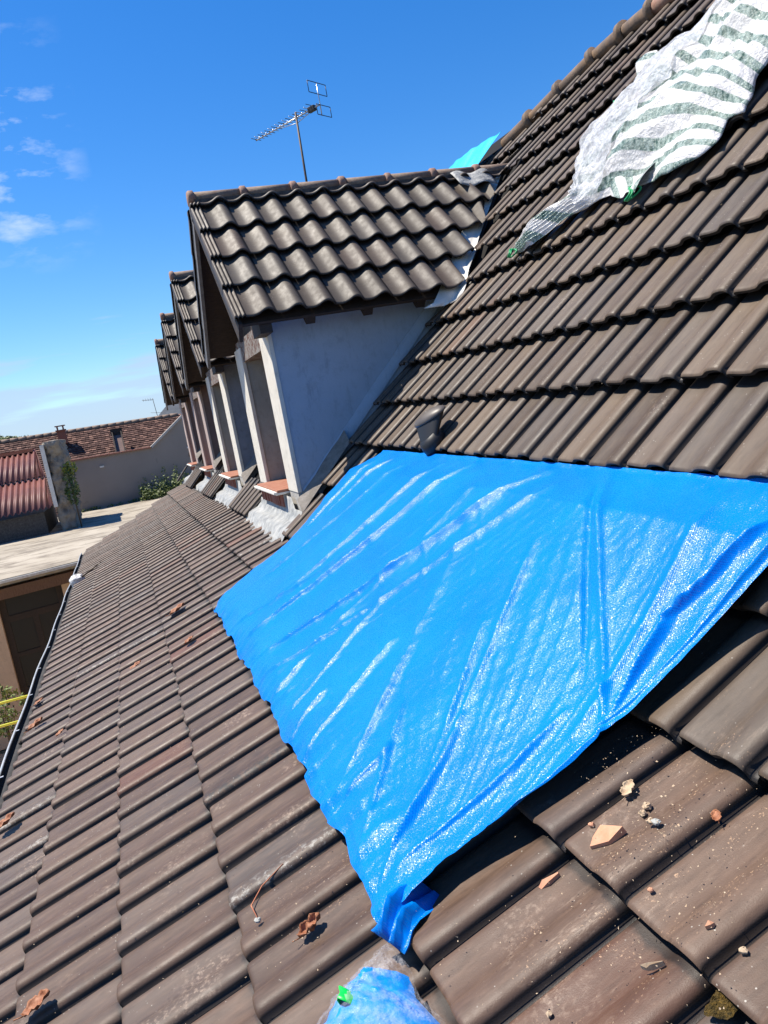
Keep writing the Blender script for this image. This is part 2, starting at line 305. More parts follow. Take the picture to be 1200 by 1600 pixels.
PROF = [(0.0, -0.013), (0.004, 0.001), (0.025, 0.0045), (0.08, 0.0055), (0.16, 0.0035), (0.26, 0.0012), (0.38, 0.001), (0.46, 0.0022), (0.515, 0.0075), (0.57, 0.0150), (0.63, 0.0200), (0.71, 0.0225), (0.79, 0.0228), (0.85, 0.0200), (0.885, 0.0135), (0.903, 0.0060), (0.910, -0.012), (1.0, -0.013)]
PROF_D = [(0.0, 0.002), (0.04, 0.0), (0.12, -0.003), (0.24, -0.003), (0.34, 0.002), (0.44, 0.013), (0.52, 0.026), (0.59, 0.037), (0.66, 0.043), (0.73, 0.044), (0.80, 0.039), (0.86, 0.030), (0.92, 0.017), (0.96, 0.007), (1.0, 0.001)]
class Tiles:
    def __init__(s): s.mb = MB(); s.mb.uv = []
    def tile(s, O, a, b, n, g=G, w=W, prof=PROF, raise_=0.046, thick=0.022, smax=1.12, clamp=None, jit=1.0, coarse=False, tail_clip=None, red=None):
        mb = s.mb; r = random.random
        dh = (r() - .5) * .004 * jit; ds = (r() - .5) * .010 * jit; yw = (r() - .5) * .006 * jit; tw = (r() - .5) * .005 * jit
        rows = [(0.0, -0.0085), (0.010, -0.0035), (0.026, -0.0008), (0.055, 0), (smax, 0)] if not coarse else [(0.0, -0.002), (smax, 0)]
        V = []; UV = []; nt = len(prof)
        for sv, be in rows:
            for t, h in prof:
                rr = raise_ * (1 - sv)
                p = O + a * (sv * g + ds + (t - .5) * yw) + b * (t * w) + n * (h + rr + be + dh + tw * (t - .5))
                V.append(p); UV.append((t, sv))
        nr = len(rows)
        for t, h in prof:                                # tail face, upper edge again and lower edge
            V.append(O + a * (ds + (t - .5) * yw) + b * (t * w) + n * (h + raise_ - rows[0][1] * -1 + dh + tw * (t - .5))); UV.append((t, 0))
        for t, h in prof:
            V.append(O + a * (ds + .004 + (t - .5) * yw) + b * (t * w) + n * (h + raise_ - thick + dh + tw * (t - .5))); UV.append((t, 0))
        if clamp: V = [clamp(p) for p in V]
        F = []
        for i in range(nr - 1):
            for k in range(nt - 1): F.append((i * nt + k, i * nt + k + 1, (i + 1) * nt + k + 1, (i + 1) * nt + k))
        sm = [True] * len(F)
        base = nr * nt
        for k in range(nt - 1): F.append((base + nt + k, base + nt + k + 1, base + k + 1, base + k)); sm.append(False)
        c = (r(), r() if red is None else red, r(), 1)
        off = len(mb.v); mb.v.extend([tuple(p) for p in V]); mb.f.extend([tuple(i + off for i in q) for q in F]); mb.m.extend([0 if q else 1 for q in sm]); mb.sm.extend(sm); mb.c.extend([c] * len(V)); mb.uv.extend(UV)

# ---- the house ----
house = empty('house', (-0.85, 5.0, -5.3), 'long brown tiled roof with four gabled dormers, seen from its own slope', 'house')
TARP_J0, TARP_J1 = -1.6, 14.0       # columns hidden under the blue sheet
low = Tiles(); up = Tiles()
bL = -LY.normalized()
for k in range(-1, 5):
    for j in range(JNEAR, JLOW):
        if (k >= 4 and -1 <= j <= 13) or (k == 3 and 0 <= j <= 13): continue
        O = lowpt(k, j + 1) - NL * .026; a = (lowpt(k + 1, j + 1) - lowpt(k, j + 1)).normalized(); n = a.cross(LY.normalized()).normalized(); n = n if n.z > 0 else -n
        cx = lowpt(k + .5, j + .5)
        low.tile(O, a, bL, n, coarse=(j > 40), smax=1.12 if k < 4 else 1.02, red=random.random() * (1.0 if random.random() < .25 else .6))
aU = UD.normalized(); bU = -UY.normalized()
DZ = 1.82; DE = 0.62
def dormer_clamp(near, c):
    def f(p):
        z = p.z - c.z
        if z > DE - 0.02 and z < DZ + .1:
            lim = max(DZ - z, 0) + 0.10
            if near: y = c.y - lim; return Vector((p.x, min(p.y, y), p.z)) if p.y < c.y + .3 else p
            y = c.y + lim; return Vector((p.x, max(p.y, y), p.z))
        return p
    return f
def ridge_k(j): return 18.1 - 1.35 * min(max((j - 18) / 5.5, 0), 1)
for k in range(5, 19):
    for j in range(JNEAR, JEND):
        if k in (5, 6) and -1 <= j <= 13: continue
        if k == 6 and j < -1 and j > -3: pass
        if k + 0.3 > ridge_k(j): continue
        cx = uppt(k + .5, j + .5); skip = False; cl = None
        for i in range(4):
            c = dormer_c(i); z = cx.z - c.z; dy = abs(cx.y - c.y)
            if dy < HW + .02 and z < DE and cx.x > 1.05: skip = True
            if DE <= z < DZ and dy < (DZ - z) + 0.06: skip = True
            if DE - .3 <= z < DZ + .12 and dy < (DZ - z) + 0.5 and not skip: cl = dormer_clamp(cx.y < c.y, c)
        if skip: continue
        O = uppt(k, j + 1) - NU * .036
        a5, n5, r5 = aU, NU, .056
        if k == 5:
            O = lowpt(4.97, j + 1) + NL * .002; e5 = uppt(6, j + 1) - NU * .022; a5 = (e5 - O).normalized(); n5 = a5.cross(bU).normalized(); n5 = n5 if n5.z > 0 else -n5; r5 = .030
        up.tile(O, a5, bU, n5, clamp=cl, coarse=(j > 44), smax=min(1.12, (ridge_k(j) - k) + .02), red=random.random() * (1.0 if random.random() < .12 else .55), raise_=r5, thick=.024)
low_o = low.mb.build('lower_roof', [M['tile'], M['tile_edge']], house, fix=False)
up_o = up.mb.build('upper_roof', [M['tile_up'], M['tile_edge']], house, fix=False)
# decks under the tiles, back slope, body of the house
mb = MB()
def deck_strip(P0, P1, P2, P3): mb.add([P0, P1, P2, P3], [(0, 1, 2, 3)])
for k in range(-1, 5):
    deck_strip(rp(k, JNEAR, -.06), rp(k + 1, JNEAR, -.06), rp(k + 1, JLOW, -.06), rp(k, JLOW, -.06))
def upz(k, j, h=-.06): return uppt(k, j) + NU * h
segs = [JNEAR, 16, 28, JEND]
for q in range(3):
    j0, j1 = segs[q], segs[q + 1]
    # deck split so that the dormer openings stay open
deck_cells = 0
for k in range(5, 18):
    j = JNEAR
    while j < JEND:
        cx = uppt(k + .5, j + .5); inside = False
        for i in range(4):
            c = dormer_c(i); z = cx.z - c.z; dy = abs(cx.y - c.y)
            if dy < HW - .1 and z < DE and cx.x > 1.2: inside = True
        if not inside: deck_strip(upz(k, j), upz(k + 1, j), upz(k + 1, j + 1), upz(k, j + 1))
        j += 1
mb.build('roof_deck', M['deck'], house)
mb = MB()
rA = uppt(ridge_k(0), JNEAR) + NU * 0.02; rB = uppt(ridge_k(18), 18) + NU * 0.0; rC = uppt(ridge_k(24), 24) + NU * 0.0; rD = uppt(ridge_k(60), JEND) + NU * 0.02
ev = lambda P: Vector((P.x + 4.2, P.y, P.z - 4.2))
mb.add([rA, rB, rC, rD, ev(rD), ev(rC), ev(rB), ev(rA)], [(0, 1, 6, 7), (1, 2, 5, 6), (2, 3, 4, 5)])
mb.build('back_roof', M['tile_up'], house)
mb = MB(); y0 = rp(0, JNEAR).y + .05; y1 = rp(0, JLOW).y - .06
mb.box(-0.84, 7.6, y0, y1, -5.3, -1.82)
for yy0, yy1 in ((y0, y0 + .2), (y1 - .2, y1)):
    v = [(-0.84, yy0, -1.82), (1.0, yy0, -1.0), (4.3, yy0, 2.05), (7.6, yy0, -1.82)]; v2 = [(p[0], yy1, p[2]) for p in v]
    mb.add(v + v2, [(0, 1, 2, 3), (7, 6, 5, 4), (0, 4, 5, 1), (1, 5, 6, 2), (2, 6, 7, 3), (3, 7, 4, 0)])
mb.build('wall', M['beige'], house)
# ridge caps along the top
prevp = None
jr = 8.0
while jr < JEND - 1.5:
    jn = jr + 1.75
    if 23.6 < jr < 31: jr = jn; continue
    a = uppt(ridge_k(jr), jr) + NU * .0; b = uppt(ridge_k(jn), jn) + NU * .0
    m = MB(); d = (b - a)
    m.tube([a, a + d * .13, a + d * .15, a + d * .5, b + d * .05], [.095, .092, .066, .064, .058], 14, cap=True)
    m.build('ridge_tile', M['ridge_brown'] if random.random() < .8 else M['ridge_knob'], house)
    jr = jn
# gutter: half round trough with a rolled rim
mb = MB(); pts = []
for j in np.linspace(JNEAR, JLOW, 60): 
    p = rp(-1, j); pts.append(Vector((p.x - .050 + .006 * math.sin(j * .7), p.y, p.z - .035 + .006 * math.sin(j * .35))))
gut = MB(); gut.tube(pts, .062, 10, 0, arc=(math.pi, 2 * math.pi), cap=False)
rim = [p + Vector((-.064, 0, .002)) for p in pts]; gut.tube(rim, .0085, 8, 1)
gut.tube([p + Vector((-.0, 0, -.03)) for p in pts], .035, 6, 0)
g_o = gut.build('gutter', [M['gutter_in'], M['zinc']], house, fix=False)
for q in range(4, 60, 3):
    p = pts[q]; m = MB(); m.bar(p + Vector((-.068, 0, .004)), p + Vector((-.035, 0, .006)), .016, .004); m.build('bracket', M['zinc'], g_o)
# fascia board
mb = MB(); mb.bar(rp(-1, JNEAR, -.12) + Vector((.06, 0, 0)), rp(-1, JLOW, -.12) + Vector((.06, 0, 0)), .025, .16); mb.build('fascia', M['darkwood'], house)

def tile_height(k, j):
    t = 1 - (j % 1); return -.026 + .046 * (1 - (k % 1)) + float(np.interp(t, [q[0] for q in PROF], [q[1] for q in PROF]))
# ------------------------------------------------------------------ dormers
def build_dormer(i):
    c = dormer_c(i); Y = c.y; DX = c.x; Zo = c.z
    cheek = [M['render_blue'], M['render_dim'], M['render_pink'], M['render_pink']][i]
    reveal = [M['render_grey'], M['render_grey'], M['render_rose'], M['render_rose']][i]
    front = [M['cream'], M['cream'], M['render_rose'], M['render_rose']][i]
    XF = 1.15 + DX
    root_m = MB(); far_m = MB(); yn = Y - HW; yf = Y + HW; zt = .66 + Zo
    # cheeks down to the roof
    def zroof(x): return (U0.z + (x - U0.x) * 0.9727 + 0.0158 * (Y - U0.y))
    for ya, yb in ((yn, yn + .09), (yf - .09, yf)):
        x1 = xmain(Y, zt) + .1
        v = [(XF, ya, zroof(XF) - .1), (x1, ya, zroof(x1) - .1), (x1, ya, zt + .05), (XF, ya, zt)]
        v2 = [(p[0], yb, p[2]) for p in v]
        fm = root_m if ya < Y else far_m
        fm.add(v + v2, [(0, 1, 2, 3), (7, 6, 5, 4), (0, 4, 5, 1), (1, 5, 6, 2), (2, 6, 7, 3), (3, 7, 4, 0)], 0)
    body = root_m.build('dormer', [cheek], house)
    far_m.build('side_wall', [cheek], body)
    body['label'] = ['nearest dormer, with blue-grey side wall', 'second dormer, slate grey side wall', 'third dormer, dull pink side wall', 'farthest dormer, dull pink side wall'][i]
    # piers
    for ya, yb in ((yn + .003, yn + .34), (yf - .34, yf - .003)):
        m = MB(); m.box(XF + .012, XF + .28, ya + .09 if ya < Y else ya, yb if ya < Y else yb - .09, -.86 + Zo, zt - .02); m.build('pier', reveal, body)
        m = MB()
        m.box(XF - .022, XF + .011, ya - .012, yb + .004, -.615 + Zo, zt - .03)
        m.build('corner_board', front, body, bevel=.003)
    m = MB(); m.box(XF - .012, XF + .29, yn + .10, yf - .10, .50 + Zo, zt + .03); m.build('lintel', M['lintel'], body)
    # gable infill in dark boards
    m = MB(); m.add([(XF + .03, yn - .1, zt), (XF + .03, yf + .1, zt), (XF + .03, Y, zt + HW + .08), (XF + .07, yn - .1, zt), (XF + .07, yf + .1, zt), (XF + .07, Y, zt + HW + .08)], [(0, 1, 2), (5, 4, 3), (0, 3, 4, 1), (1, 4, 5, 2), (2, 5, 3, 0)])
    m.build('gable_panel', M['darkwood'], body)
    # window set back between the piers
    m = MB(); wy0 = yn + .34; wy1 = yf - .34; xw = XF + .25; fr = .055
    m.box(xw, xw + .05, wy0, wy0 + fr, -.60 + Zo, .50 + Zo).box(xw, xw + .05, wy1 - fr, wy1, -.60 + Zo, .50 + Zo).box(xw, xw + .05, wy0 + fr, wy1 - fr, -.60 + Zo, -.60 + fr + Zo).box(xw, xw + .05, wy0 + fr, wy1 - fr, .50 - fr + Zo, .50 + Zo).box(xw - .004, xw + .05, Y - .03, Y + .03, -.60 + fr + Zo, .50 - fr + Zo)
    wn = m.build('window', M['darkwood'], body)
    m = MB(); m.box(xw + .02, xw + .03, wy0 + fr, Y - .031, -.60 + fr + Zo, .50 - fr + Zo).box(xw + .02, xw + .03, Y + .031, wy1 - fr, -.60 + fr + Zo, .50 - fr + Zo)
    m.build('pane', M['glassdark'], body)
    # sill: terracotta tiles with a white nosing, brick course and lead below
    m = MB(); ys0 = Y - .50; ys1 = Y + .50; nsl = 3
    m.box(XF - .13, XF + .27, ys0 + .35 * 0 , ys1, -.640 + Zo, -.622 + Zo, 1)
    for q in range(nsl):
        a = ys0 + (ys1 - ys0) * q / nsl; b = ys0 + (ys1 - ys0) * (q + 1) / nsl
        m.box(XF - .115, XF + .26, a + .003, b - .003, -.6215 + Zo, -.600 + Zo, 0)
    m.box(XF - .145, XF - .1155, ys0, ys1, -.632 + Zo, -.612 + Zo, 1)
    m.build('sill', [M['sill'], M['white']], body, bevel=.004)
    m = MB(); nb = 16
    for q in range(nb):
        a = ys0 + .02 + (ys1 - ys0 - .04) * q / nb; w_ = (ys1 - ys0 - .04) / nb
        dx = random.uniform(-.006, .006)
        m.box(XF - .085 + dx, XF + .05, a + .007, a + w_ - .007, -.745 + Zo, -.641 + Zo, 0)
    m.box(XF - .068, XF + .04, ys0 + .025, ys1 - .025, -.748 + Zo, -.6405 + Zo, 1)
    m.build('brick_course', [M['brick'], M['mortar']], body)
    for ya in (yn, yf - .34):
        m = MB(); m.box(XF - .016, XF + .05, ya + .01, ya + .33, -.90 + Zo, -.617 + Zo); m.build('footing', M['mortar'], body)
    # lead apron down on to the lower tiles
    P = []; yr0 = Y - HW - .16; yr1 = Y + HW + .10; nyy = 30
    for q in range(nyy + 1):
        y = yr0 + (yr1 - yr0) * q / nyy; jj = (y - 2.0103) / W; row = []
        e = .018 * math.sin(q * .9 + i) + random.uniform(-.008, .008)
        inner = 1.0 if .15 < q / nyy < .85 else .55
        for xx, hh in ((XF - .045, .20 * inner), (XF - .06, .06 + .03 * inner), (XF - .10, .052), (1.01 + DX, .056), (.96 + DX, .056), (.91 + DX + e, .052), (.885 + DX + e * 1.3, .043)):
            k = (xx - (LOWP[4].x)) / (LOWP[5].x - LOWP[4].x) + 4
            if xx > 1.0:
                bz = -0.862 + (xx - 1.0) * .45 - .0106 * jj * W
            else: bz = lowpt(k, jj).z
            wv = random.uniform(-.0025, .0025); wv2 = .005 * max(0, math.sin((y % W) / W * 2 * math.pi))
            if xx < .95: hh = tile_height(k, jj) + .008 + (.95 - xx) * 0; wv2 = 0
            row.append(Vector((xx, y, bz + hh + wv + wv2)))
        P.append(row)
    m = MB(); m.grid(P); m.build('lead_apron', M['lead'], body, solid=.004)
    # mortar fillet and upstand along the cheek foot
    for ys, sg in ((yn, -1), (yf, 1)):
        m = MB(); v = []
        xs = np.linspace(XF + .02, xmain(Y, zt) - .05, 12)
        for x in xs:
            zr = zroof(x); hh = .10 + random.uniform(-.006, .006)
            v.append([(x, ys + sg * .004, zr + hh), (x, ys + sg * .014, zr + hh - .004), (x, ys + sg * .016, zr - .02)])
        m.grid(v, flip=(sg > 0)); m.build('upstand', cheek, body)
        m = MB(); v = []
        for x in np.linspace(XF - .04, XF + .42, 9):
            zr = zroof(x); v.append([(x, ys + sg * .012, zr + .09 + random.uniform(-.01, .01)), (x, ys + sg * .04, zr + .07), (x, ys + sg * .08, zr + .04), (x, ys + sg * .12, zr + .0)])
        m.grid(v, flip=(sg > 0)); m.build('mortar_fillet', M['fillet'], body)
    # roof slopes
    T = Tiles(); Y0 = Y - 1.150; X0 = 0.952 + DX; Z0 = .655 + Zo
    s2 = math.sqrt(.5)
    ncol = 16
    for side in (-1, 1):
        a = Vector((0, -side * s2, s2)) if side > 0 else Vector((0, s2, s2)); n = Vector((0, side * s2, s2))
        for r_ in range(5):
            for q in range(-1, ncol):
                O = Vector((X0 + q * W, Y + side * 1.150, Z0)) + a * (r_ * G)
                if O.x > xmain(Y, O.z) + .05: continue
                cy = Y - side * -.02
                def cl(p, side=side):
                    x = min(p.x, xmain(p.y, p.z) - .045)
                    y = min(p.y, Y - .085) if side < 0 else max(p.y, Y + .085)
                    if y != p.y: z = p.z - abs(p.y - y) * 1.0
                    else: z = p.z
                    return Vector((x, y, z))
                if q == -1:
                    pv = [(0.0, -.05), (.03, .014), (.16, .022), (.28, .014), (.34, .004), (.42, .020), (.52, .024), (.62, .014), (.68, .004), (.76, .018), (.86, .022), (.94, .014), (1.0, .002)]
                    T.tile(O + Vector((W - .085, 0, 0)), a, Vector((1, 0, 0)), n, w=.085, prof=pv, clamp=cl, raise_=.034, thick=.016)
                else:
                    T.tile(O, a, Vector((1, 0, 0)), n, prof=PROF_D, clamp=cl, raise_=.044, thick=.020, coarse=(i > 1))
    rf = T.mb.build('dormer_roof', [M['tile_dormer'], M['tile_edge']], body, fix=False)
    # boarding under the tiles and barge boards
    m = MB(); xv = X0 - .065
    for side in (-1, 1):
        e0 = Vector((0, Y + side * 1.135, Z0 - .012)); e1 = Vector((0, Y, Z0 + 1.123)); d = (e1 - e0).normalized(); nn = Vector((0, side * s2, s2))
        A = [e0 - nn * .008, e1 - nn * .008, e1 - nn * .03, e0 - nn * .03]
        xr = [xmain(p.y, p.z) + .05 for p in A]
        v = [(xv + .03, p.y, p.z) for p in A] + [(xr[q], A[q].y, A[q].z) for q in range(4)]
        m.add(v, [(0, 1, 5, 4), (1, 2, 6, 5), (2, 3, 7, 6), (3, 0, 4, 7), (0, 3, 2, 1), (4, 5, 6, 7)])
    m.build('roof_boarding', M['darkwood'], body)
    for side in (-1, 1):
        e0 = Vector((xv + .012, Y + side * 1.13, Z0 - .075)); e1 = Vector((xv + .012, Y + side * .008, Z0 + 1.045))
        m = MB(); m.bar(e0, e1, .028, .15, up=(0, side * s2, s2)); m.build('barge_board', M['boardedge'] if side > 0 else M['darkwood'], body)
    for x in (1.42, 1.86, 2.28):
        for side in (-1, 1):
            m = MB(); m.bar(Vector((x + DX, Y + side * 1.08, Z0 - .045)), Vector((x + DX, Y + side * .80, Z0 + .235)), .07, .075, up=(0, side * s2, s2)); m.build('rafter', M['darkwood'], body)
    for x in (XF - .11, ):
        m = MB(); m.box(x, x + .09, yn - .25, yn + .05, zt - .10, zt + .0); m.build('wall_plate', M['darkwood'], body)
    # ridge
    zr = 1.800 + Zo; x = X0 - .075; xe = xmain(Y, zr) + .10; L_ = .425
    while x < xe:
        x2 = min(x + L_, xe); m = MB()
        tip = random.uniform(-.004, .004)
        m.tube([(x, Y, zr + tip), (x + .012, Y, zr + tip), (x + .05, Y, zr + tip), (x + .062, Y, zr)], [.055, .066, .066, .050], 14, 1)
        m.tube([(x + .055, Y, zr), (x2 + .02, Y, zr + .002)], [.050, .046], 14, 0)
        m.build('ridge_tile', [M['ridge'], M['ridge_knob']], body); x = x2 + .0005
    m = MB(); m.box(X0 - .03, xmain(Y, 1.72 + Zo) + .02, Y - .075, Y + .075, 1.62 + Zo, 1.775 + Zo); m.build('ridge_bedding', M['bedding'], body)
    # valley sheets
    for side in (-1, 1):
        if i > 0 and side > 0: pass
        P = []; nq = 22
        for q in range(nq + 1):
            f = q / nq; z = Z0 - .02 + (1.80 + Zo - Z0) * f; y = Y + side * max(1.15 - (z - Z0 + .02), 0.02); x = xmain(y, z)
            wv = .022 * math.sin(q * 1.3) + random.uniform(-.006, .006)
            ext = .20 * max(0, 1 - f * 6) ** 1.3; nw = float(np.interp(f, [0, .28, .42, 1], [1, .7, .14, .06]))
            row = [Vector((x - .17, y, z + .008)), Vector((x - .05, y, z + .006)), Vector((x, y, z + .004)), Vector((x + .01, y + side * (.06 + wv * .4) * nw, z + .012)), Vector((x + .015, y + side * (.055 + wv * .7) * nw, z + .016)), Vector((x + .005, y + side * (.07 + wv * .7 + ext * .2) * nw, z + .004))]
            P.append(row)
        # tongue beyond the eave
        tong = [Vector((p.x - .05, p.y + side * .02, p.z - .055)) for p in P[0]]
        P.insert(0, tong); P.insert(0, [Vector((p.x - .09, p.y + side * .01, p.z - .03)) for p in tong])
        m = MB(); m.grid(P, flip=(side > 0)); m.build('valley_flashing', M['white'], body, fix=False, solid=.003)
    return body
for i in range(4): build_dormer(i)
# zinc saddle lying where the nearest dormer ridge meets the roof
m = MB(); P = []
for q in range(12):
    f = q / 11; row = []
    for s_ in range(6):
        g_ = s_ / 5; x = 3.16 + f * .36; y = YC0 - .10 - .17 * g_; z = 1.755 - .155 * g_ + .016 * math.sin(f * 9 + g_ * 2) + .030
        row.append(Vector((x, y, z)))
    P.append(row)
m.grid(P); m.build('saddle_flashing', M['lead'], bpy.data.objects['dormer'], solid=.003)

# roof vent
vent = empty('roof_vent', tuple(rp(7.3, 9.2)), 'small hooded vent', 'vent'); 
for kk in ('label', 'category'): del vent[kk]
vent.parent = house; vent.location = Vector(vent.location) - Vector(house.location); WL['roof_vent'] = rp(7.3, 9.2)
vb = Vector((1.585, 3.955, -.315)); hd = Vector((-.02, .05, 1)).normalized()
m = MB(); m.tube([vb + NU * -.02, vb + NU * .03, vb + NU * .06], [.085, .075, .06], 16); m.build('pipe', M['black'], vent)
m = MB(); P = []; cc = Vector((1.600, 4.00, -.172)); ax1 = Vector((-.28, .95, -.22)).normalized(); ax2 = Vector((.75, .12, .42)).normalized(); ax3 = ax1.cross(ax2).normalized(); ax3 = ax3 if ax3.z > 0 else -ax3
for q in range(9):
    th = q / 8 * math.pi / 2; P.append([cc + (ax1 * .125 * math.cos(a_) + ax2 * .075 * math.sin(a_)) * math.sin(th) + ax3 * .04 * math.cos(th) for a_ in np.linspace(0, 2 * math.pi, 25)])
m.grid(P); m.build('hood', M['vent'], vent, solid=.006)
m = MB(); P = []
for q in range(6):
    f = q / 5; P.append([cc.lerp(vb + NU * .04, f) + (ax1 * .115 * math.cos(a_) + ax2 * .07 * math.sin(a_)) * (1 - .40 * f) for a_ in np.linspace(0, 2 * math.pi, 25)])
m.grid(P); m.build('louvre', M['black'], vent)

# ------------------------------------------------------------------ blue tarpaulin
TE = Vector((0.8446, 0, 0.5354)).normalized(); TN = Vector((-0.5354, 0, 0.8446)).normalized(); TA = LOWP[3] + TN * .06
def tarp_material(name, c1, c2, weave=1.0, rough=0.24):
    m = mat(name, c1, rough, 0.45); t = NT(m); u, v = t.uv()[:2]
    cm = t.n('ShaderNodeCombineXYZ'); t.l(u, cm.inputs[0]); t.l(v, cm.inputs[1]); vec = cm.outputs[0]
    t.col(t.mix(t.rng(t.noise(2.2, 5, 0.6, vec=vec), 0.3, 0.7), c1, c2))
    su = t.math('SINE', t.math('MULTIPLY', u, 1150)); sv = t.math('SINE', t.math('MULTIPLY', v, 1150)); wv = t.math('MULTIPLY', su, sv)
    b = t.bump(wv, 0.18 * weave, 0.0014)
    spk = t.noise(230, 2, 0.6, vec=vec, stretch=(1.0, 0.6, 1)); b = t.bump(spk, 0.36 * weave, 0.0034, b)
    fine = t.noise(38, 5, 0.65, vec=vec, stretch=(0.55, 1.6, 1)); b = t.bump(fine, 0.08, 0.006, b)
    t.rough(t.rng(t.noise(160, 3, 0.6, vec=vec), 0.35, 0.7, rough - .04, rough + .16))
    gl = t.rng(t.noise(260, 2, 0.55, vec=vec, stretch=(1.0, 0.6, 1), loc=(3, 3, 3)), 0.52, 0.66, 0.16, 0.95)
    t.l(gl, t.b.inputs['Specular IOR Level'])
    return m
M['tarp'] = tarp_material('blue_tarp', (0.000, 0.145, 0.54), (0.000, 0.185, 0.64))
M['tarp_far'] = tarp_material('pale_blue_tarp', (0.02, 0.42, 0.72), (0.06, 0.52, 0.80), 0.6, 0.3)

FOLDS = [  # (p0,y0,p1,y1,width,height) along the sheet; p runs up the slope, y along the roof
    (0.02, 3.55, 1.38, 2.62, .050, .020), (0.10, 3.90, 1.38, 3.30, .045, .018), (0.25, 4.05, 1.36, 3.62, .035, .014),
    (0.00, 3.30, 1.30, 2.45, .035, .012), (0.02, 4.30, .80, 3.60, .04, .012), (.35, 4.6, 1.3, 4.1, .035, .010), (.75, 4.75, 1.36, 4.62, .03, .014), (.85, 4.60, 1.36, 4.40, .025, .012),
    (0.03, 1.62, .45, 1.88, .020, .014), (.42, 1.87, 1.05, 2.25, .030, .012), (0.05, 1.60, .62, 1.60, .018, .012), (.10, 1.66, .72, 2.15, .022, .013), (.02, 1.75, .36, 2.16, .022, .012),
    (.05, 2.05, .52, 2.40, .025, .010), (.0, 2.4, .5, 2.55, .03, .012), (.02, 2.75, .6, 2.9, .03, .010), (.0, 2.0, .25, 2.02, .02, .012), (.0, 2.6, .22, 2.66, .02, .012), (.0, 3.0, .25, 3.05, .022, .012),
    (.62, 1.45, 1.36, 2.21, .028, .014), (.70, 1.62, 1.34, 2.24, .020, -.012), (.66, 1.475, .96, 1.535, .020, .022), (.94, 1.535, 1.30, 1.45, .022, .024), (.62, 1.470, 1.30, 1.385, .012, .014), (.58, 1.52, 1.36, 1.68, .040, .010),
    (.15, 1.50, .66, 1.45, .022, .016), (.3, 3.1, 1.3, 3.0, .06, .008), (.2, 2.2, 1.1, 2.8, .07, .008),
]
def fold_h(p, y):
    h = 0
    for p0, y0, p1, y1, w, a in FOLDS:
        dx = p1 - p0; dy = y1 - y0; L2 = dx * dx + dy * dy; t = ((p - p0) * dx + (y - y0) * dy) / L2
        if t < -.1 or t > 1.1: continue
        tt = min(max(t, 0), 1)
        d = math.hypot(p - p0 - tt * dx, y - y0 - tt * dy); d += .004 * math.sin(t * 5 + p0 * 30)
        prof = 1.32 * math.exp(-(abs(d) / (w * .62 * (.4 + .7 * tt))) ** 1.35)
        taper = min(1, (t + .1) / .25) * min(1, (1.1 - t) / .25)
        h += a * prof * max(taper, 0)
    return h
NEAR = [(-.05, 1.50), (.108, 1.502), (.168, 1.513), (.253, 1.504), (.388, 1.476), (.534, 1.454), (.655, 1.444), (.754, 1.431), (.856, 1.417), (.965, 1.405), (1.072, 1.389), (1.158, 1.374), (1.268, 1.356), (1.6, 1.33)]
FAR = [(-.05, 5.17), (.01, 5.151), (.337, 5.072), (.612, 4.922), (.801, 4.947), (.993, 5.008), (1.215, 4.962), (1.379, 4.85), (1.6, 4.85)]
def near_y(p): return float(np.interp(p, [q[0] for q in NEAR], [q[1] for q in NEAR]))
def far_y(p): return float(np.interp(p, [q[0] for q in FAR], [q[1] for q in FAR]))
def tarp_pt(u, v):
    p = -.012 + 1.45 * u
    ya = near_y(p); yb = far_y(p); y = ya + (yb - ya) * v
    if u < .12:
        s_ = (1 - u / .12); p += s_ * (.010 * math.sin(y * 11) + .007 * math.sin(y * 27 + 1))
    depth = -.085 * max(0, 1 - ((p - .72) / .72) ** 2); e_ = y - ya
    B = .35 + .65 * math.exp(-(e_ / .42) ** 2) + .15 * math.exp(-((yb - y) / .3) ** 2)
    h = depth * B + .072
    if p < .12: h -= .030 * ((.12 - p) / .12) ** 1.5
    if p > 1.22: h -= .065 * min((p - 1.22) / .20, 1)
    if yb - y < .08: h -= .030 * (1 - (yb - y) / .08) ** 2
    if y < 2.3 and p < .25: h += .012 * (1 - max(p, 0) / .25)
    w = fold_h(p, y)
    w += .0040 * noise.noise(Vector((p * 8, y * 6, 3.3))) + .0018 * noise.noise(Vector((p * 26, y * 34, 1.3)))
    if p < .22: w += (.22 - p) / .22 * .016 * noise.noise(Vector((p * 9, y * 19, 9.1)))
    dd = math.atan2(y - 1.45, p + .03) * 5.5          # creases fanning out of the lower near corner
    rn = noise.noise(Vector((dd * 2.4, math.hypot(p, y - 1.45) * .7, 4.4))); w += .0022 * (1 - min(abs(rn) * 6, 1))
    rn = noise.noise(Vector((p * 1.2 + y * .5, y * 7 + p * 4.5, 7.4))); w += .0026 * (1 - min(abs(rn) * 6, 1)) * min(max((y - 2.0) / .8, 0), 1)
    h += w
    q = LOWP[3] + TE * p + TN * h; q.y = y; q.z += -.0106 * (y - 2.0) + .012 * min(max(p, 0), 1.4) / 1.4 * (y - 2.0) * 1.9
    return q, (p, y)
NUu, NVv = 200, 440
mb = MB(); uvs = []; P = []
for a_ in range(NUu + 1):
    row = []
    for b_ in range(NVv + 1):
        vv = (b_ / NVv) ** 1.35
        q, uv = tarp_pt(a_ / NUu, vv); row.append(q); uvs.append(uv)
    P.append(row)
mb.grid(P, flip=True); mb.uv = uvs
tarp = mb.build('blue_tarpaulin', M['tarp'], None, fix=False)
tag(tarp, 'large bright blue woven tarpaulin stretched over the middle of the roof', 'tarpaulin')
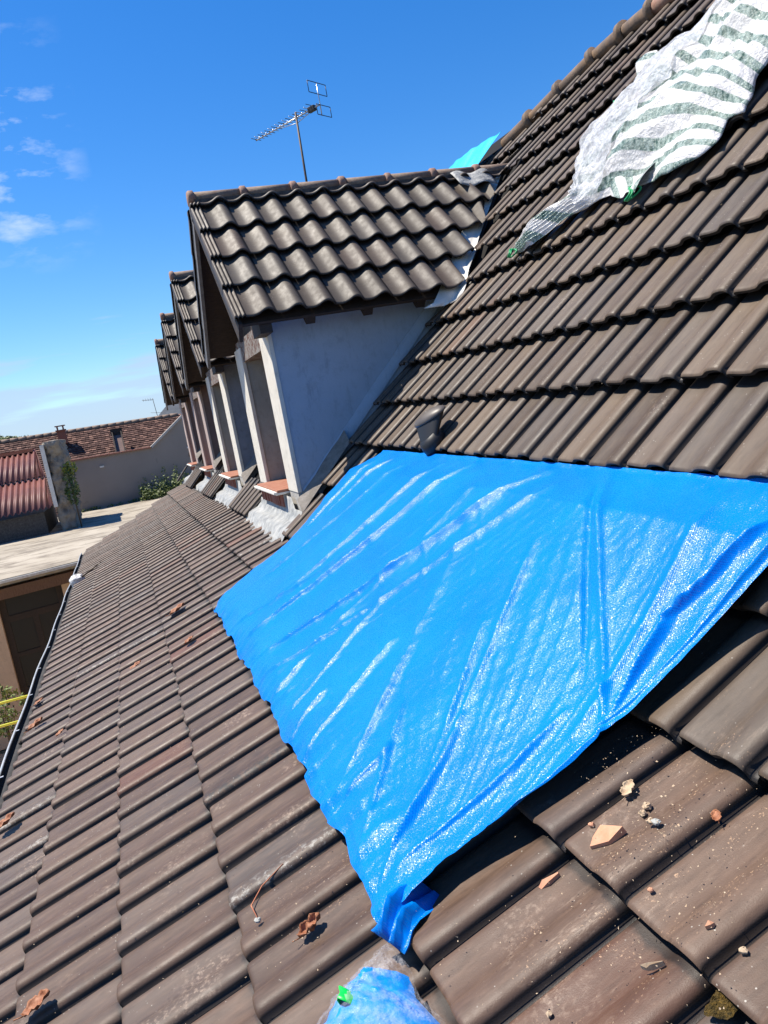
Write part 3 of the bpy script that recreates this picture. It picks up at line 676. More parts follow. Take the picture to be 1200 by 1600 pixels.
# gathered tail at the lower near corner
mb = MB(); P = []; uvs = []
path = [Vector((.425, 1.545, -1.115)), Vector((.385, 1.53, -1.120)), Vector((.355, 1.505, -1.118)), Vector((.330, 1.480, -1.120)), Vector((.308, 1.465, -1.128)), Vector((.292, 1.462, -1.138))]
def bunch(path, widths, heights, seed, folds=3):
    out = []; uv = []
    for i, p in enumerate(path):
        row = []; n = 26
        for k in range(n + 1):
            f = k / n * 2 - 1; w = widths[i]; z = heights[i] * (.5 + .5 * math.cos(f * math.pi)) + .38 * heights[i] * math.sin(f * math.pi * folds + seed + i * .5) + .008 * noise.noise(Vector((f * 5, i * 1.7, 2)))
            row.append(p + Vector((.35 * f * w, -.94 * f * w, 0)) + TN * max(z, .002)); uv.append((i * .05, f * w))
        out.append(row)
    return out, uv
P, uvs = bunch(path, [.050, .052, .045, .043, .055, .062], [.030, .045, .050, .045, .034, .022], .7, 3.5)
mb.grid(P); mb.uv = uvs
o = mb.build('gathered_corner', M['tarp'], None, fix=False, solid=.0015)
o.parent = tarp; o.location = Vector(o.location) - Vector(tarp.location)
# pale blue sheet over the ridge beyond the dormer
mb = MB(); P = []; uvs = []
for a_ in range(40):
    row = []; f = a_ / 39
    for b_ in range(50):
        g_ = b_ / 49; j = 23.9 + g_ * 8; k = 14.0 + f * 2.95
        h = .10 + (.020 * math.sin(g_ * 30 + f * 3) + .012 * math.sin(g_ * 55 - f * 5)) * (1 - f * .75) + .05 * f * math.sin(g_ * 3.1)
        row.append(uppt(k, j) + NU * h); uvs.append((f, g_ * 2))
    P.append(row)
mb.grid(P, flip=True); mb.uv = uvs
# roll over the ridge
tag(mb.build('pale_blue_tarpaulin', M['tarp_far'], None, fix=False, solid=.003), 'pale blue tarpaulin over the far ridge, above the nearest dormer', 'tarpaulin')

# ------------------------------------------------------------------ green and white striped tarpaulin with clear film
def stripe_material():
    m = mat('striped_tarp', (0.8, 0.8, 0.78), 0.4, 0.5); t = NT(m); u, v = t.uv()[:2]
    fr = t.math('FRACT', t.math('ADD', t.math('DIVIDE', v, 0.315), t.rng(t.noise(3, 3), 0, 1, -.06, .06)))
    g = t.math('MULTIPLY', t.rng(fr, .56, .59), t.rng(fr, 1.0, .97))
    t.col(t.mix(g, (0.62, 0.61, 0.60), t.mix(t.rng(t.noise(20, 6, .75, stretch=(1, 2.2, 1)), .38, .60), (0.020, 0.080, 0.058), (0.34, 0.42, 0.38))))
    b = t.bump(t.noise(70, 4, 0.65, stretch=(1, 1, 1.5)), 0.75, 0.010); b = t.bump(t.noise(22, 4, 0.6), 0.6, 0.03, b)
    t.bump(t.noise(320, 2, 0.6), 0.5, 0.004, b)
    t.rough(t.rng(t.noise(90, 3), 0.3, 0.7, .14, .38)); return m
M['stripe'] = stripe_material()
def film_material(name, fac, col=(0.75, 0.77, 0.80), rough=0.22):
    m = bpy.data.materials.new(name); m.use_nodes = True; nt = m.node_tree; b = nt.nodes['Principled BSDF']
    b.inputs['Base Color'].default_value = (*col, 1); b.inputs['Roughness'].default_value = rough; b.inputs['Specular IOR Level'].default_value = .7
    t = NT(m); bb = t.bump(t.noise(34, 5, 0.6), 0.9, 0.03); t.bump(t.noise(110, 3, 0.6), 0.5, 0.008, bb)
    tr = t.n('ShaderNodeBsdfTransparent'); mx = t.n('ShaderNodeMixShader'); out = nt.nodes['Material Output']
    f = t.rng(t.noise(16, 5, 0.65), 0.35, 0.65, fac - .15, fac + .2); t.l(f, mx.inputs[0]); t.l(tr.outputs[0], mx.inputs[1]); t.l(b.outputs[0], mx.inputs[2]); t.l(mx.outputs[0], out.inputs[0])
    return m
M['film'] = film_material('clear_film', .52)
M['film_bag'] = film_material('bag_film', .12, (0.80, 0.80, 0.82), .10)
UPL = [(11.42, 12.6), (11.68, 11.14), (11.89, 10.28), (12.09, 9.94), (12.95, 11.31), (13.52, 11.87), (13.96, 11.86), (14.19, 11.38), (14.41, 10.91), (14.66, 10.9), (14.95, 10.7), (15.04, 10.3), (15.09, 9.7), (15.05, 9.0), (15.34, 8.5), (15.68, 8.2), (16.2, 7.6)]
DNL = [(11.1, 12.01), (11.0, 10.66), (11.39, 9.63), (11.5, 8.9), (11.56, 8.4), (11.53, 7.52), (11.45, 6.9), (11.40, 6.2), (11.32, 5.4), (11.36, 5.0), (11.40, 4.55), (11.56, 4.18), (12.0, 4.4), (11.95, 3.9), (12.54, 4.15), (12.76, 4.04), (13.5, 3.6)]
def lerp_list(L_, f):
    x = f * (len(L_) - 1); i = min(int(x), len(L_) - 2); t = x - i; a, b = L_[i], L_[i + 1]; return (a[0] + (b[0] - a[0]) * t, a[1] + (b[1] - a[1]) * t)
def stripe_pt(f, g_, lift=0.0, wr=1.0):
    a = lerp_list(UPL, f); b = lerp_list(DNL, f); k = a[0] + (b[0] - a[0]) * g_; j = a[1] + (b[1] - a[1]) * g_
    bulk = math.sin(min(max(g_, 0), 1) * math.pi) ** .7; body = .045 + .075 * min(max((f - .12) / .25, 0), 1)
    w = .070 * noise.noise(Vector((k * 1.0, j * .6, 2))) + .020 * (.5 - abs(noise.noise(Vector((k * 1.6 + j * .9, j * .25, 5.1)))) * 2) + .008 * (.5 - abs(noise.noise(Vector((k * 3 + j * 1.6, j * .6, 7.7)))) * 2) + .004 * noise.noise(Vector((k * 14, j * 8, 1.7)))
    fan = .014 * math.sin((j * .9 + k * 2.2) * 2.1 + f * 3) + .008 * math.sin((j * .6 + k * 3.5) * 3.7)
    h = .050 + body * bulk + (w + fan) * wr * (.4 + bulk) + lift
    c = k - .339 * j; beta = .29 * min(max((11.0 - c) / 1.0, 0), 1.1); c2 = c + beta * (j - 5.75) + .07 * noise.noise(Vector((k * 1.0, j * .4, 8)))
    return uppt(k, j) + NU * max(h, .045 + lift), (j, c2)
mb = MB(); P = []; uvs = []; NA, NB = 220, 110
for a_ in range(NA + 1):
    f = a_ / NA; row = []
    # left edge of the striped sheet retreats under the film in the middle
    g0 = float(np.interp(f, [0, .16, .22, .30, .42, .52, .62, .74, 1], [0, 0, .15, .52, .55, .40, .22, .04, 0]))
    for b_ in range(NB + 1):
        g_ = g0 + (1 - g0) * b_ / NB; q, uv = stripe_pt(f, g_)
        q = q + NU * (.008 * math.sin(b_ * .9 + a_ * .13) * (1 if f < .2 else .15)); row.append(q); uvs.append(uv)
    P.append(row)
mb.grid(P, flip=False); mb.uv = uvs
st = mb.build('striped_tarpaulin', M['stripe'], None, fix=True, solid=.002)
tag(st, 'crumpled green and white striped tarpaulin on the steep roof, top right', 'tarpaulin')
# small corner flap and lower flap
for pts_, nm in (([(15.42, 11.9), (14.75, 11.3), (14.9, 10.5), (15.3, 10.9)], 'corner_flap'), ([(11.95, 8.0), (11.75, 6.2), (11.12, 6.15), (11.35, 7.4)], 'corner_flap')):
    mb = MB(); P = []; uvs = []
    for a_ in range(12):
        row = []
        for b_ in range(12):
            f = a_ / 11; g_ = b_ / 11
            k = (pts_[0][0] * (1 - f) + pts_[1][0] * f) * (1 - g_) + (pts_[3][0] * (1 - f) + pts_[2][0] * f) * g_
            j = (pts_[0][1] * (1 - f) + pts_[1][1] * f) * (1 - g_) + (pts_[3][1] * (1 - f) + pts_[2][1] * f) * g_
            row.append(uppt(k, j) + NU * (.075 + .02 * math.sin(f * 6 + g_ * 3))); uvs.append((j * 1.2, k * .4 + f * .8))
        P.append(row)
    mb.grid(P); mb.uv = uvs; o = mb.build(nm, M['stripe'], None, solid=.002); o.parent = st; o.location = Vector(o.location) - Vector(st.location)
mb = MB(); P = []; uvs = []
for a_ in range(121):
    f = .17 + .80 * a_ / 120; row = []
    gmax = float(np.interp(f, [.17, .25, .45, .7, .97], [1.0, 1.0, .66, .40, .30]))
    for b_ in range(61):
        g_ = -.01 + gmax * b_ / 60; q, uv = stripe_pt(f, g_, .020 + .010 * math.sin(g_ * 34 + f * 6) + .006 * math.sin(g_ * 70 - f * 9), .8); row.append(q); uvs.append(uv)
    P.append(row)
mb.grid(P); mb.uv = uvs
tag(mb.build('clear_plastic_sheet', M['film'], None, fix=True), 'cloudy clear plastic sheet lying over the left side of the striped tarpaulin', 'plastic sheet')
M['green_rope'] = mat('green_cord', (0.01, 0.30, 0.10), 0.5, 0.4)
for (k, j, s_, lab) in ((14.31, 11.35, .05, 'small green cord tie at the upper edge of the plastic sheet'), (11.30, 6.32, .085, 'green cord loop hanging below the striped tarpaulin'), (11.10, 11.85, .06, 'green cord end at the tip of the striped tarpaulin tail')):
    c0 = uppt(k, j) + NU * .075; mb = MB()
    pts_ = [c0 + UD.normalized() * (-s_ * (.5 - .5 * math.cos(a_))) + UY.normalized() * (s_ * .30 * math.sin(a_ * 2 + .3)) + NU * (.015 * math.sin(a_)) for a_ in np.linspace(0, 2 * math.pi, 22)]
    mb.tube(pts_, .0055, 6); pts2 = [p + UY.normalized() * .012 + NU * .006 for p in pts_[:15]]; mb.tube(pts2, .0055, 6)
    tag(mb.build('cord_tie', M['green_rope'], None), lab, 'cord', 'green cords of the striped tarpaulin')

# ------------------------------------------------------------------ plastic bag holding another blue sheet, bottom edge
def bag_surface(s0, s1, shrink, lift, ns=40, nt=36, seed=0.0):
    Lp = [(.301, 1.45, -1.139), (.228, 1.432, -1.173), (.169, 1.415, -1.20), (.136, 1.406, -1.215), (.012, 1.374, -1.273)]
    Rp = [(.301, 1.45, -1.139), (.307, 1.375, -1.136), (.300, 1.294, -1.142), (.317, 1.201, -1.131), (.345, 1.02, -1.12)]
    P = []; uv = []
    for i in range(ns + 1):
        s_ = s0 + (s1 - s0) * i / ns; a = Vector(lerp3(Lp, s_)); b = Vector(lerp3(Rp, s_)); c = (a + b) / 2; row = []
        for k in range(nt + 1):
            f = k / nt; ff = (f - .5) * shrink + .5; p = a.lerp(b, ff); hh = (.012 + .11 * s_ ** .8) * (math.sin(f * math.pi) ** .75)
            cr = .010 * noise.noise(Vector((s_ * 14 + seed, f * 9, 1.7))) + .005 * noise.noise(Vector((s_ * 35, f * 30, seed)))
            row.append(p + TN * (hh * lift + cr * min(1, s_ * 5) + .004)); uv.append((s_ * .4, f * .3))
        P.append(row)
    return P, uv
def lerp3(L_, f):
    x = min(max(f, 0), 1) * (len(L_) - 1); i = min(int(x), len(L_) - 2); t = x - i; a, b = L_[i], L_[i + 1]; return tuple(a[q] + (b[q] - a[q]) * t for q in range(3))
P, uvs = bag_surface(0, 1, 1.0, 1.0); mb = MB(); mb.grid(P); mb.uv = uvs
bag = mb.build('plastic_bag', M['film_bag'], None, fix=True)
tag(bag, 'clear plastic bag with a pointed corner, around folded blue sheeting', 'bag')
M['tarp_pack'] = tarp_material('packed_blue_sheet', (0.004, 0.20, 0.66), (0.01, 0.27, 0.78), .8, .3)
P, uvs = bag_surface(.34, 1.0, .88, .93, seed=3.0); mb = MB(); mb.grid(P); mb.uv = uvs
tag(mb.build('folded_blue_sheet', M['tarp_pack'], None, fix=True), 'folded blue sheet packed inside the clear plastic bag', 'tarpaulin')
M['green_label'] = mat('green_label', (0.0, 0.55, 0.06), 0.4)
mb = MB(); P, uvs = bag_surface(.66, .78, .20, .95, 6, 6, seed=3.0)
P = [[p + Vector((-.022, .012, .012)) for p in r_] for r_ in P]; mb.grid(P)
tag(mb.build('green_label', M['green_label'], None, solid=.001), 'bright green label showing inside the plastic bag', 'label')

# ------------------------------------------------------------------ litter on the tiles
def dry_leaf(pos, size, rot, lab, curl=1.0, matk='dryleaf'):
    size *= .82; pos = Vector(pos) + NL * (.007 + size * .08)
    mb = MB(); P = []; nu, nv = 12, 9; n = NL; t1 = Vector((math.cos(rot), math.sin(rot), 0)); t1 = (t1 - n * t1.dot(n)).normalized(); t2 = n.cross(t1)
    for i in range(nu + 1):
        u = i / nu * 2 - 1; row = []; wdt = size * .42 * max(0, 1 - u * u) ** .6 * (1 + .22 * math.sin(i * 2.4)) + .001
        for j in range(nv + 1):
            v = j / nv * 2 - 1
            z = curl * size * (.16 * v * v * abs(math.cos(u * 1.2)) + .09 * u * u + .04 * math.sin(u * 7 + v * 4)) + .001
            row.append(Vector(pos) + t1 * (u * size * .5) + t2 * (v * wdt * (1 - .25 * curl * v * v)) + n * z)
        P.append(row)
    mb.grid(P); mb.tube([P[0][nv // 2], P[0][nv // 2] - t1 * size * .25 + n * size * .12], size * .02, 5)
    o = mb.build('dry_leaf', M[matk], None, solid=.0008); return tag(o, lab, 'leaf', 'dry leaves on the roof')
def chip(pos, pts, th, lab, matk='shard', rot=0, tilt=0.0, name='tile_shard', cat='tile shard'):
    mb = MB(); n = NL; t1 = Vector((math.cos(rot), math.sin(rot), 0)); t1 = (t1 - n * t1.dot(n)).normalized(); t2 = n.cross(t1)
    A = [Vector(pos) + t1 * x + t2 * y + n * (th + tilt * x) for x, y in pts]; B = [Vector(pos) + t1 * x * 1.03 + t2 * y * 1.03 + n * (tilt * x) for x, y in pts]; m_ = len(pts)
    mb.add(A + B, [tuple(range(m_)), tuple(range(2 * m_ - 1, m_ - 1, -1))] + [(q, q + m_, (q + 1) % m_ + m_, (q + 1) % m_) for q in range(m_)])
    return tag(mb.build(name, M[matk], None), lab, cat, 'clay bits on the roof')
def onroof(x, y, z, lift=0.0):
    p = Vector((x, y, z))
    for _ in range(8):                       # slide along the slope normal until it lies on the tiles
        k = min((p.x - LOWP[0].x) / .3332, 4.98); jj = (p.y - 2.0103) / W; b = lowpt(k, jj); hh = NL.dot(p - b); want = tile_height(k, jj) + .002 + lift
        p = p * (1 + (want - hh) / NL.dot(p))
    return p
def slab(pts, th, lab, matk, name='tile_shard', cat='tile shard'):
    raw = [Vector(p) for p in pts]; m_ = len(raw); mb = MB(); cr = sum(raw, Vector()) / m_; c = onroof(*cr) + NL * .004; A = [c + (p - cr) - NL * NL.dot(p - cr) for p in raw]; lift = [NL * (th + .004 * math.sin(q * 2.1)) for q in range(m_)]
    T_ = [A[q] + lift[q] for q in range(m_)]; B_ = [c + (A[q] - c) * 1.04 - NL * .006 for q in range(m_)]
    f = [tuple(range(m_))]; V = T_ + B_
    for q in range(m_): r_ = (q + 1) % m_; f += [(q, m_ + q, m_ + r_, r_)]
    f.append(tuple(range(2 * m_ - 1, m_ - 1, -1))); mb.add(V, f)
    return tag(mb.build(name, M[matk], None), lab, cat, 'clay bits on the roof')
slab([(0.7176, 1.3046, -0.9937), (0.7339, 1.3143, -0.9863), (0.762, 1.3315, -0.9735), (0.7724, 1.3087, -0.9692), (0.7849, 1.2811, -0.964), (0.7485, 1.2844, -0.9802)], .009, 'orange arrowhead-shaped clay shard on the tiles at lower right', 'shard')
slab([(0.6308, 1.0388, -1.0366), (0.6395, 1.0311, -1.0328), (0.661, 1.0172, -1.0233), (0.6594, 1.0143, -1.0241), (0.6418, 1.023, -1.0318), (0.6354, 1.029, -1.0346)], .005, 'thin pale clay sliver near the bottom right corner', 'crumb')
slab([(0.5956, 1.3251, -1.048), (0.6091, 1.3297, -1.0419), (0.642, 1.3231, -1.0273), (0.6402, 1.3163, -1.0282), (0.6149, 1.3141, -1.0396), (0.5972, 1.3193, -1.0474)], .004, 'long orange clay flake just below the course left of the arrowhead shard', 'shard')
slab([(0.7446, 1.0042, -0.9861), (0.7548, 1.0052, -0.9815), (0.7593, 1.0001, -0.9796), (0.7534, 0.9988, -0.9823)], .004, 'small pink-orange clay flake above the pale sliver', 'shard')
slab([(0.6708, 0.981, -1.0195), (0.6751, 0.9784, -1.0176), (0.6734, 0.9651, -1.0186), (0.6691, 0.9667, -1.0205)], .004, 'short orange flake at the tile end right of the pale sliver', 'shard')
def lump(p, r_, lab, matk):
    c = onroof(*p) + NL * .003; mb = MB(); P = []
    for i in range(6):
        th = i / 5 * math.pi; P.append([c + NL * (r_ * .5) + Vector((math.sin(th) * math.cos(a_), math.sin(th) * math.sin(a_), math.cos(th) * .7)) * (r_ * (1 + .5 * noise.noise(Vector((th * 1.6 + p[0] * 90, math.cos(a_) * 1.5, math.sin(a_) * 1.5 + p[1] * 70))))) for a_ in np.linspace(0, 2 * math.pi, 9)])
    mb.grid(P, smooth=False); return tag(mb.build('mortar_lump', M[matk], None), lab, 'mortar', 'clay bits on the roof')
lump((0.8319, 1.2796, -0.943), .0085, 'sandy mortar lump, leftmost of the cluster beside the arrowhead shard', 'crumb')
lump((0.8484, 1.2829, -0.9355), .0100, 'largest sandy mortar lump, at the top of the cluster beside the arrowhead shard', 'crumb')
lump((0.8286, 1.2492, -0.9449), .0080, 'sandy mortar lump at the bottom of the cluster beside the arrowhead shard', 'crumb')
lump((0.8336, 1.2372, -0.9428), .0090, 'greyer mortar lump, rightmost of the cluster beside the arrowhead shard', 'render_grey')
lump((0.7524, 1.3524, -0.9775), .0070, 'orange clay crumb in the joint above the arrowhead shard', 'shard')
lump((0.7323, 1.134, -0.9897), .0055, 'orange clay crumb below the arrowhead shard at a tile corner', 'shard')
lump((0.7553, 0.929, -0.9824), .0070, 'pale clay crumb in the joint above the moss clump', 'crumb')
lump((0.4746, 1.0985, -1.1055), .0060, 'small tan pebble at the bottom edge between bag and pale sliver', 'crumb')
lump((.055, 1.876, -1.262), .0090, 'small grey mortar chip left of the curled leaf', 'render_grey')
dry_leaf(onroof(.845, 1.335, -.925), .055, .5, 'pale torn leaf on the first tile right of the blue tarpaulin', 1.2, 'crumb')
dry_leaf(onroof(.165, 1.66, -1.190), .085, .2, 'curled brown leaf on the tiles left of the plastic bag', 1.6)
dry_leaf(onroof(.9063, 1.1425, -.9117), .035, 1.0, 'rusty curled leaf stuck in a tile joint at lower right', 1.2)
dry_leaf(onroof(-.565, 2.235, -1.515), .11, .1, 'large brown leaf at the bottom left corner', 1.0)
dry_leaf(onroof(-.90, 3.85, -1.660), .13, .4, 'striped orange-brown leaf at the left edge of the roof', 1.0)
dry_leaf(onroof(.09, 5.33, -1.196), .16, .3, 'red-brown leaf left of the tarpaulin corner', .9)
dry_leaf(onroof(-.23, 4.80, -1.355), .12, .5, 'broken red leaf on the third row of tiles', .8)
dry_leaf(onroof(.10, 4.46, -1.19), .09, .4, 'dark leaf beside the left hem of the tarpaulin', .9)
dry_leaf(onroof(-.90, 5.15, -1.655), .15, .6, 'long dead leaf by the gutter, upper of two', 1.0)
dry_leaf(onroof(-.95, 5.72, -1.680), .10, .3, 'orange leaf next to the gutter, farther up', .8)
dry_leaf(onroof(-.70, 4.62, -1.565), .08, .8, 'small orange leaf near the gutter edge', .8)
mb = MB(); a = onroof(-.985, 4.95, -1.66); mb.tube([a, a + Vector((.05, .10, .03)), a + Vector((.16, .18, .065)), a + Vector((.21, .30, .085))], [.012, .016, .013, .006], 7)
tag(mb.build('twig', M['bark'], None), 'short weathered twig lying at the gutter', 'twig')
mb = MB(); a = onroof(.055, 1.93, -1.26); mb.tube([a + Vector((0, -.06, -.0)), a + Vector((-.01, .01, .008)), a + Vector((.03, .06, .02)), a + Vector((.10, .08, .05))], [.001, .0022, .002, .001], 6)
tag(mb.build('bark_strip', M['shard_red'], None), 'thin curved orange strip near the bottom of the tiles', 'litter')
# moss clump
mb = MB(); P = []
for i in range(13):
    r_ = i / 12; P.append([onroof(.686, .889, -1.014) + NL * .012 + Vector((.036 * r_ * math.cos(a_) * (1 + .25 * math.sin(3 * a_)), .024 * r_ * math.sin(a_) * (1 + .2 * math.sin(2 * a_)), .44 * .036 * r_ * math.cos(a_))) + NL * (.014 * (1 - r_ * r_) + .006 * random.random()) for a_ in np.linspace(0, 2 * math.pi, 30)])
mb.grid(P); tag(mb.build('moss_clump', M['moss'], None), 'brown moss clump at the tile joint in the bottom right corner', 'moss')
# crumbs and flakes
def crumbs():
    mb = MB(); 
    def put(p, s_):
        v = [p + Vector((random.uniform(-1, 1), random.uniform(-1, 1), random.uniform(-.2, 1))) * s_ for _ in range(4)]
        mb.add(v, [(0, 1, 2), (0, 2, 3), (0, 3, 1), (1, 3, 2)], 0)
    for (x, y, sx, sy, n_) in ((.83, 1.20, .13, .05, 150), (.90, 1.42, .07, .035, 90), (.73, 1.20, .08, .07, 50), (.78, 1.02, .13, .05, 120), (.56, 1.18, .12, .12, 50), (.45, 1.33, .10, .10, 40), (.60, .95, .12, .08, 40), (.20, 1.72, .10, .10, 45), (.1, 1.9, .2, .2, 60), (-.2, 2.3, .35, .5, 120), (-.3, 3.6, .5, 1.0, 220), (1.9, 3.0, .4, .8, 80)):
        for _ in range(n_):
            px = random.gauss(x, sx); py = random.gauss(y, sy)
            if px < 1.0: k = (px - LOWP[0].x) / .333; p = lowpt(min(k, 4.99), (py - 2.01) / W) + NL * (.030)
            else: p = uppt((px - U0.x) / UD.x + 7, (py - 1.985) / W) + NU * .03
            fk = ((px - LOWP[0].x) / .333) % 1; p += NL * (.012 - .024 * fk + .006)
            put(p, random.uniform(.0010, .0032))
    return mb
tag(crumbs().build('mortar_crumbs', M['crumb'], None, fix=False), 'sandy mortar crumbs and clay flakes scattered on the tiles', 'crumbs', kind='stuff')
# white plastic scrap on the gutter
mb = MB(); c0 = Vector((-1.06, 11.55, -1.80)); P = []
for i in range(15):
    th = i / 14 * math.pi; P.append([c0 + Vector((math.sin(th) * math.cos(a_), math.sin(th) * math.sin(a_), math.cos(th) * .85)) * (.105 * (1 + .35 * noise.noise(Vector((th * 2.2, math.cos(a_) * 2.2, math.sin(a_) * 2.2))))) for a_ in np.linspace(0, 2 * math.pi, 24)])
mb.grid(P); M['film_w'] = film_material('white_film', .72, (.8, .8, .8)); tag(mb.build('plastic_scrap', M['film_w'], None), 'crumpled ball of whitish clear plastic caught on the gutter', 'plastic')
mb = MB(); a = rp(-.75, 44, .05); mb.tube([a, a + Vector((.15, .02, .07)), a + Vector((.33, .06, .16))], [.012, .014, .006], 6); tag(mb.build('twig', M['bark'], None), 'brown twig on the tiles beside the plastic ball', 'twig')

# ------------------------------------------------------------------ television aerial on the far ridge
ant = empty('tv_aerial', (4.66, 16.2, 2.0), 'large television aerial on a tall mast behind the nearest dormer', 'aerial'); WL['tv_aerial'] = Vector((4.66, 16.2, 2.0))
m = MB(); m.tube([(4.63, 16.2, 1.6), (4.64, 16.2, 4.4), (4.68, 16.2, 5.93)], [.027, .025, .022], 8); m.build('mast', M['mastmetal'], ant)
fr_ = Vector((4.10, 17.65, 5.93)); rr_ = Vector((5.16, 15.98, 5.97)); bd = (fr_ - rr_).normalized(); el = Vector((bd.y, -bd.x, 0)).normalized()
m = MB(); m.tube([rr_, fr_], .014, 6); m.build('boom', M['alu'], ant)
m = MB(); m.tube([rr_ + (fr_ - rr_) * .15 + Vector((0, 0, -.04)), Vector((4.68, 16.2, 5.72)) , rr_ + (fr_ - rr_) * .60 + Vector((0, 0, -.03))], .008, 5); m.build('stay', M['alu'], ant)
for q in range(16):
    p = rr_ + (fr_ - rr_) * (.15 + .85 * q / 15) + Vector((0, 0, .02)); hl = .19 - .003 * q
    m = MB(); m.tube([p - el * hl, p + el * hl], .0075, 5); m.tube([p - Vector((0, 0, .03)), p + Vector((0, 0, .02))], .014, 5); m.build('director', M['black'] if q % 2 else M['alu'], ant)
m = MB(); p = rr_ + (fr_ - rr_) * .12; m.bar(p - bd * .09, p + bd * .09, .09, .10); m.tube([p - el * .17 + Vector((0, 0, .07)), p + el * .17 + Vector((0, 0, .07))], .008, 5); m.build('dipole_box', M['black'], ant, bevel=.01)
m = MB(); m.tube([rr_ + Vector((0, 0, -.22)), rr_ + Vector((0, 0, .42))], .010, 6); m.build('reflector_post', M['alu'], ant)
for z0, z1, off in ((.20, .42, .0), (-.22, -.02, .12)):
    m = MB(); q0 = rr_ - bd * (off * .2)
    cs = [q0 - el * .27 * (1 if off == 0 else .55) + Vector((0, 0, z1)), q0 + el * .27 + Vector((0, 0, z1)), q0 + el * .27 + Vector((0, 0, z0)), q0 - el * .27 * (1 if off == 0 else .55) + Vector((0, 0, z0))]
    for q in range(4): m.tube([cs[q], cs[(q + 1) % 4]], .008, 5)
    m.build('reflector', M['black'], ant)

# ------------------------------------------------------------------ ground, courtyard and neighbours
M['ground'] = simple('ground_earth', (0.10, 0.09, 0.06), (0.14, 0.15, 0.07), 0.95, 0.05, 0.2, 0.05)
M['court'] = simple('pale_paving', (0.36, 0.28, 0.17), (0.46, 0.37, 0.24), 0.9, 1.2, 0.4, 0.02)
mb = MB(); mb.add([(-1500, -800, -5.32), (1500, -800, -5.32), (1500, 2200, -5.32), (-1500, 2200, -5.32)], [(0, 1, 2, 3)]); tag(mb.build('ground', M['ground'], None), kind='structure')
mb = MB(); mb.add([(-14, 2, -5.30), (-.8, 2, -5.30), (-.8, 15.5, -5.30), (-14, 15.5, -5.30)], [(0, 1, 2, 3)]); tag(mb.build('courtyard', M['court'], None), kind='structure')
# flat roofed outbuilding
fb = empty('outbuilding', (-4, 18, -5.3), 'low outbuilding with a pale flat concrete roof behind the gutter', 'building'); WL['outbuilding'] = Vector((-4, 18, -5.3))
m_ = mat('pale_concrete_roof', (0.5, .44, .34), .85, .3); t = NT(m_)
a = t.mix(t.rng(t.noise(.8, 6, .6, stretch=(1, .5, 1)), .35, .7), (0.30, .26, .20), (.40, .355, .285)); a = t.mix(t.rng(t.noise(1.6, 7, .7, loc=(4, 2, 2), stretch=(.7, 1.6, 1)), .47, .62, 0, .9), a, (.15, .125, .095))
a = t.mix(t.rng(t.noise(9, 4, .7, loc=(1, 7, 2)), .66, .72, 0, .8), a, (.07, .07, .05)); t.col(a); t.bump(t.noise(20, 4, .6), .3, .02); M['flat'] = m_
def ys(x): return 15.95 + .197 * (x + 1.035)
m = MB(); v = [(-12, ys(-12), -2.10), (-1.06, ys(-1.06), -2.10), (-1.06, 16.2, -2.10), (6, 16.2, -2.10), (6, 28.0, -2.10), (-12, 28.0, -2.10)]; v2 = [(p[0], p[1], -2.22) for p in v]
m.add(v + v2, [tuple(range(6)), tuple(range(11, 5, -1))] + [(q, q + 6, (q + 1) % 6 + 6, (q + 1) % 6) for q in range(6)]); m.build('roof_slab', M['flat'], fb)
m = MB(); m.bar((-12, ys(-12) - .03, -2.14), (-1.1, ys(-1.1) - .03, -2.14), .06, .05); m.build('edge_trim', M['zinc'], fb)
m = MB(); m.bar((-12, ys(-12) + .10, -2.38), (-1.1, ys(-1.1) + .10, -2.38), .08, .20); m.build('beam', M['brownwood'], fb)
def fy(x, d=.25): return ys(x) + d
m = MB()
for x0, x1, z0, z1 in ((-12, -2.92, -5.3, -2.32), (-1.78, -1.06, -5.3, -2.32), (-2.92, -1.78, -2.50, -2.32)):
    v = [(x0, fy(x0), z0), (x1, fy(x1), z0), (x1, fy(x1), z1), (x0, fy(x0), z1)]; v2 = [(p[0], p[1] + .25, p[2]) for p in v]
    m.add(v + v2, [(0, 1, 2, 3), (7, 6, 5, 4), (0, 4, 5, 1), (1, 5, 6, 2), (2, 6, 7, 3), (3, 7, 4, 0)])
m.build('wall', M['beige'], fb)
dr = MB()
def vb_(x0, x1, z0, z1, d0, d1, mb_):
    v = [(x0, fy(x0, d0), z0), (x1, fy(x1, d0), z0), (x1, fy(x1, d0), z1), (x0, fy(x0, d0), z1)]; v2 = [(p[0], p[1] + (d1 - d0), p[2]) for p in v]
    mb_.add(v + v2, [(0, 1, 2, 3), (7, 6, 5, 4), (0, 4, 5, 1), (1, 5, 6, 2), (2, 6, 7, 3), (3, 7, 4, 0)])
for x0, x1, z0, z1 in ((-2.92, -2.80, -5.3, -2.5), (-1.90, -1.78, -5.3, -2.5), (-2.80, -1.90, -2.98, -2.86), (-2.80, -1.90, -5.3, -4.3), (-2.40, -2.30, -4.3, -2.98), (-2.80, -2.40, -3.68, -3.60), (-2.30, -1.90, -3.68, -3.60)): vb_(x0, x1, z0, z1, .34, .40, dr)
door = dr.build('door', M['darkwood'], fb)
pn = MB()
vb_(-2.80, -1.90, -4.3, -2.98, .365, .372, pn); vb_(-2.80, -1.90, -2.86, -2.5, .365, .372, pn)
pn.build('pane', M['glassdark'], door)
m = MB(); m.box(-12, 6, 16.9, 27.9, -5.3, -2.24); m.build('block', M['beige'], fb)
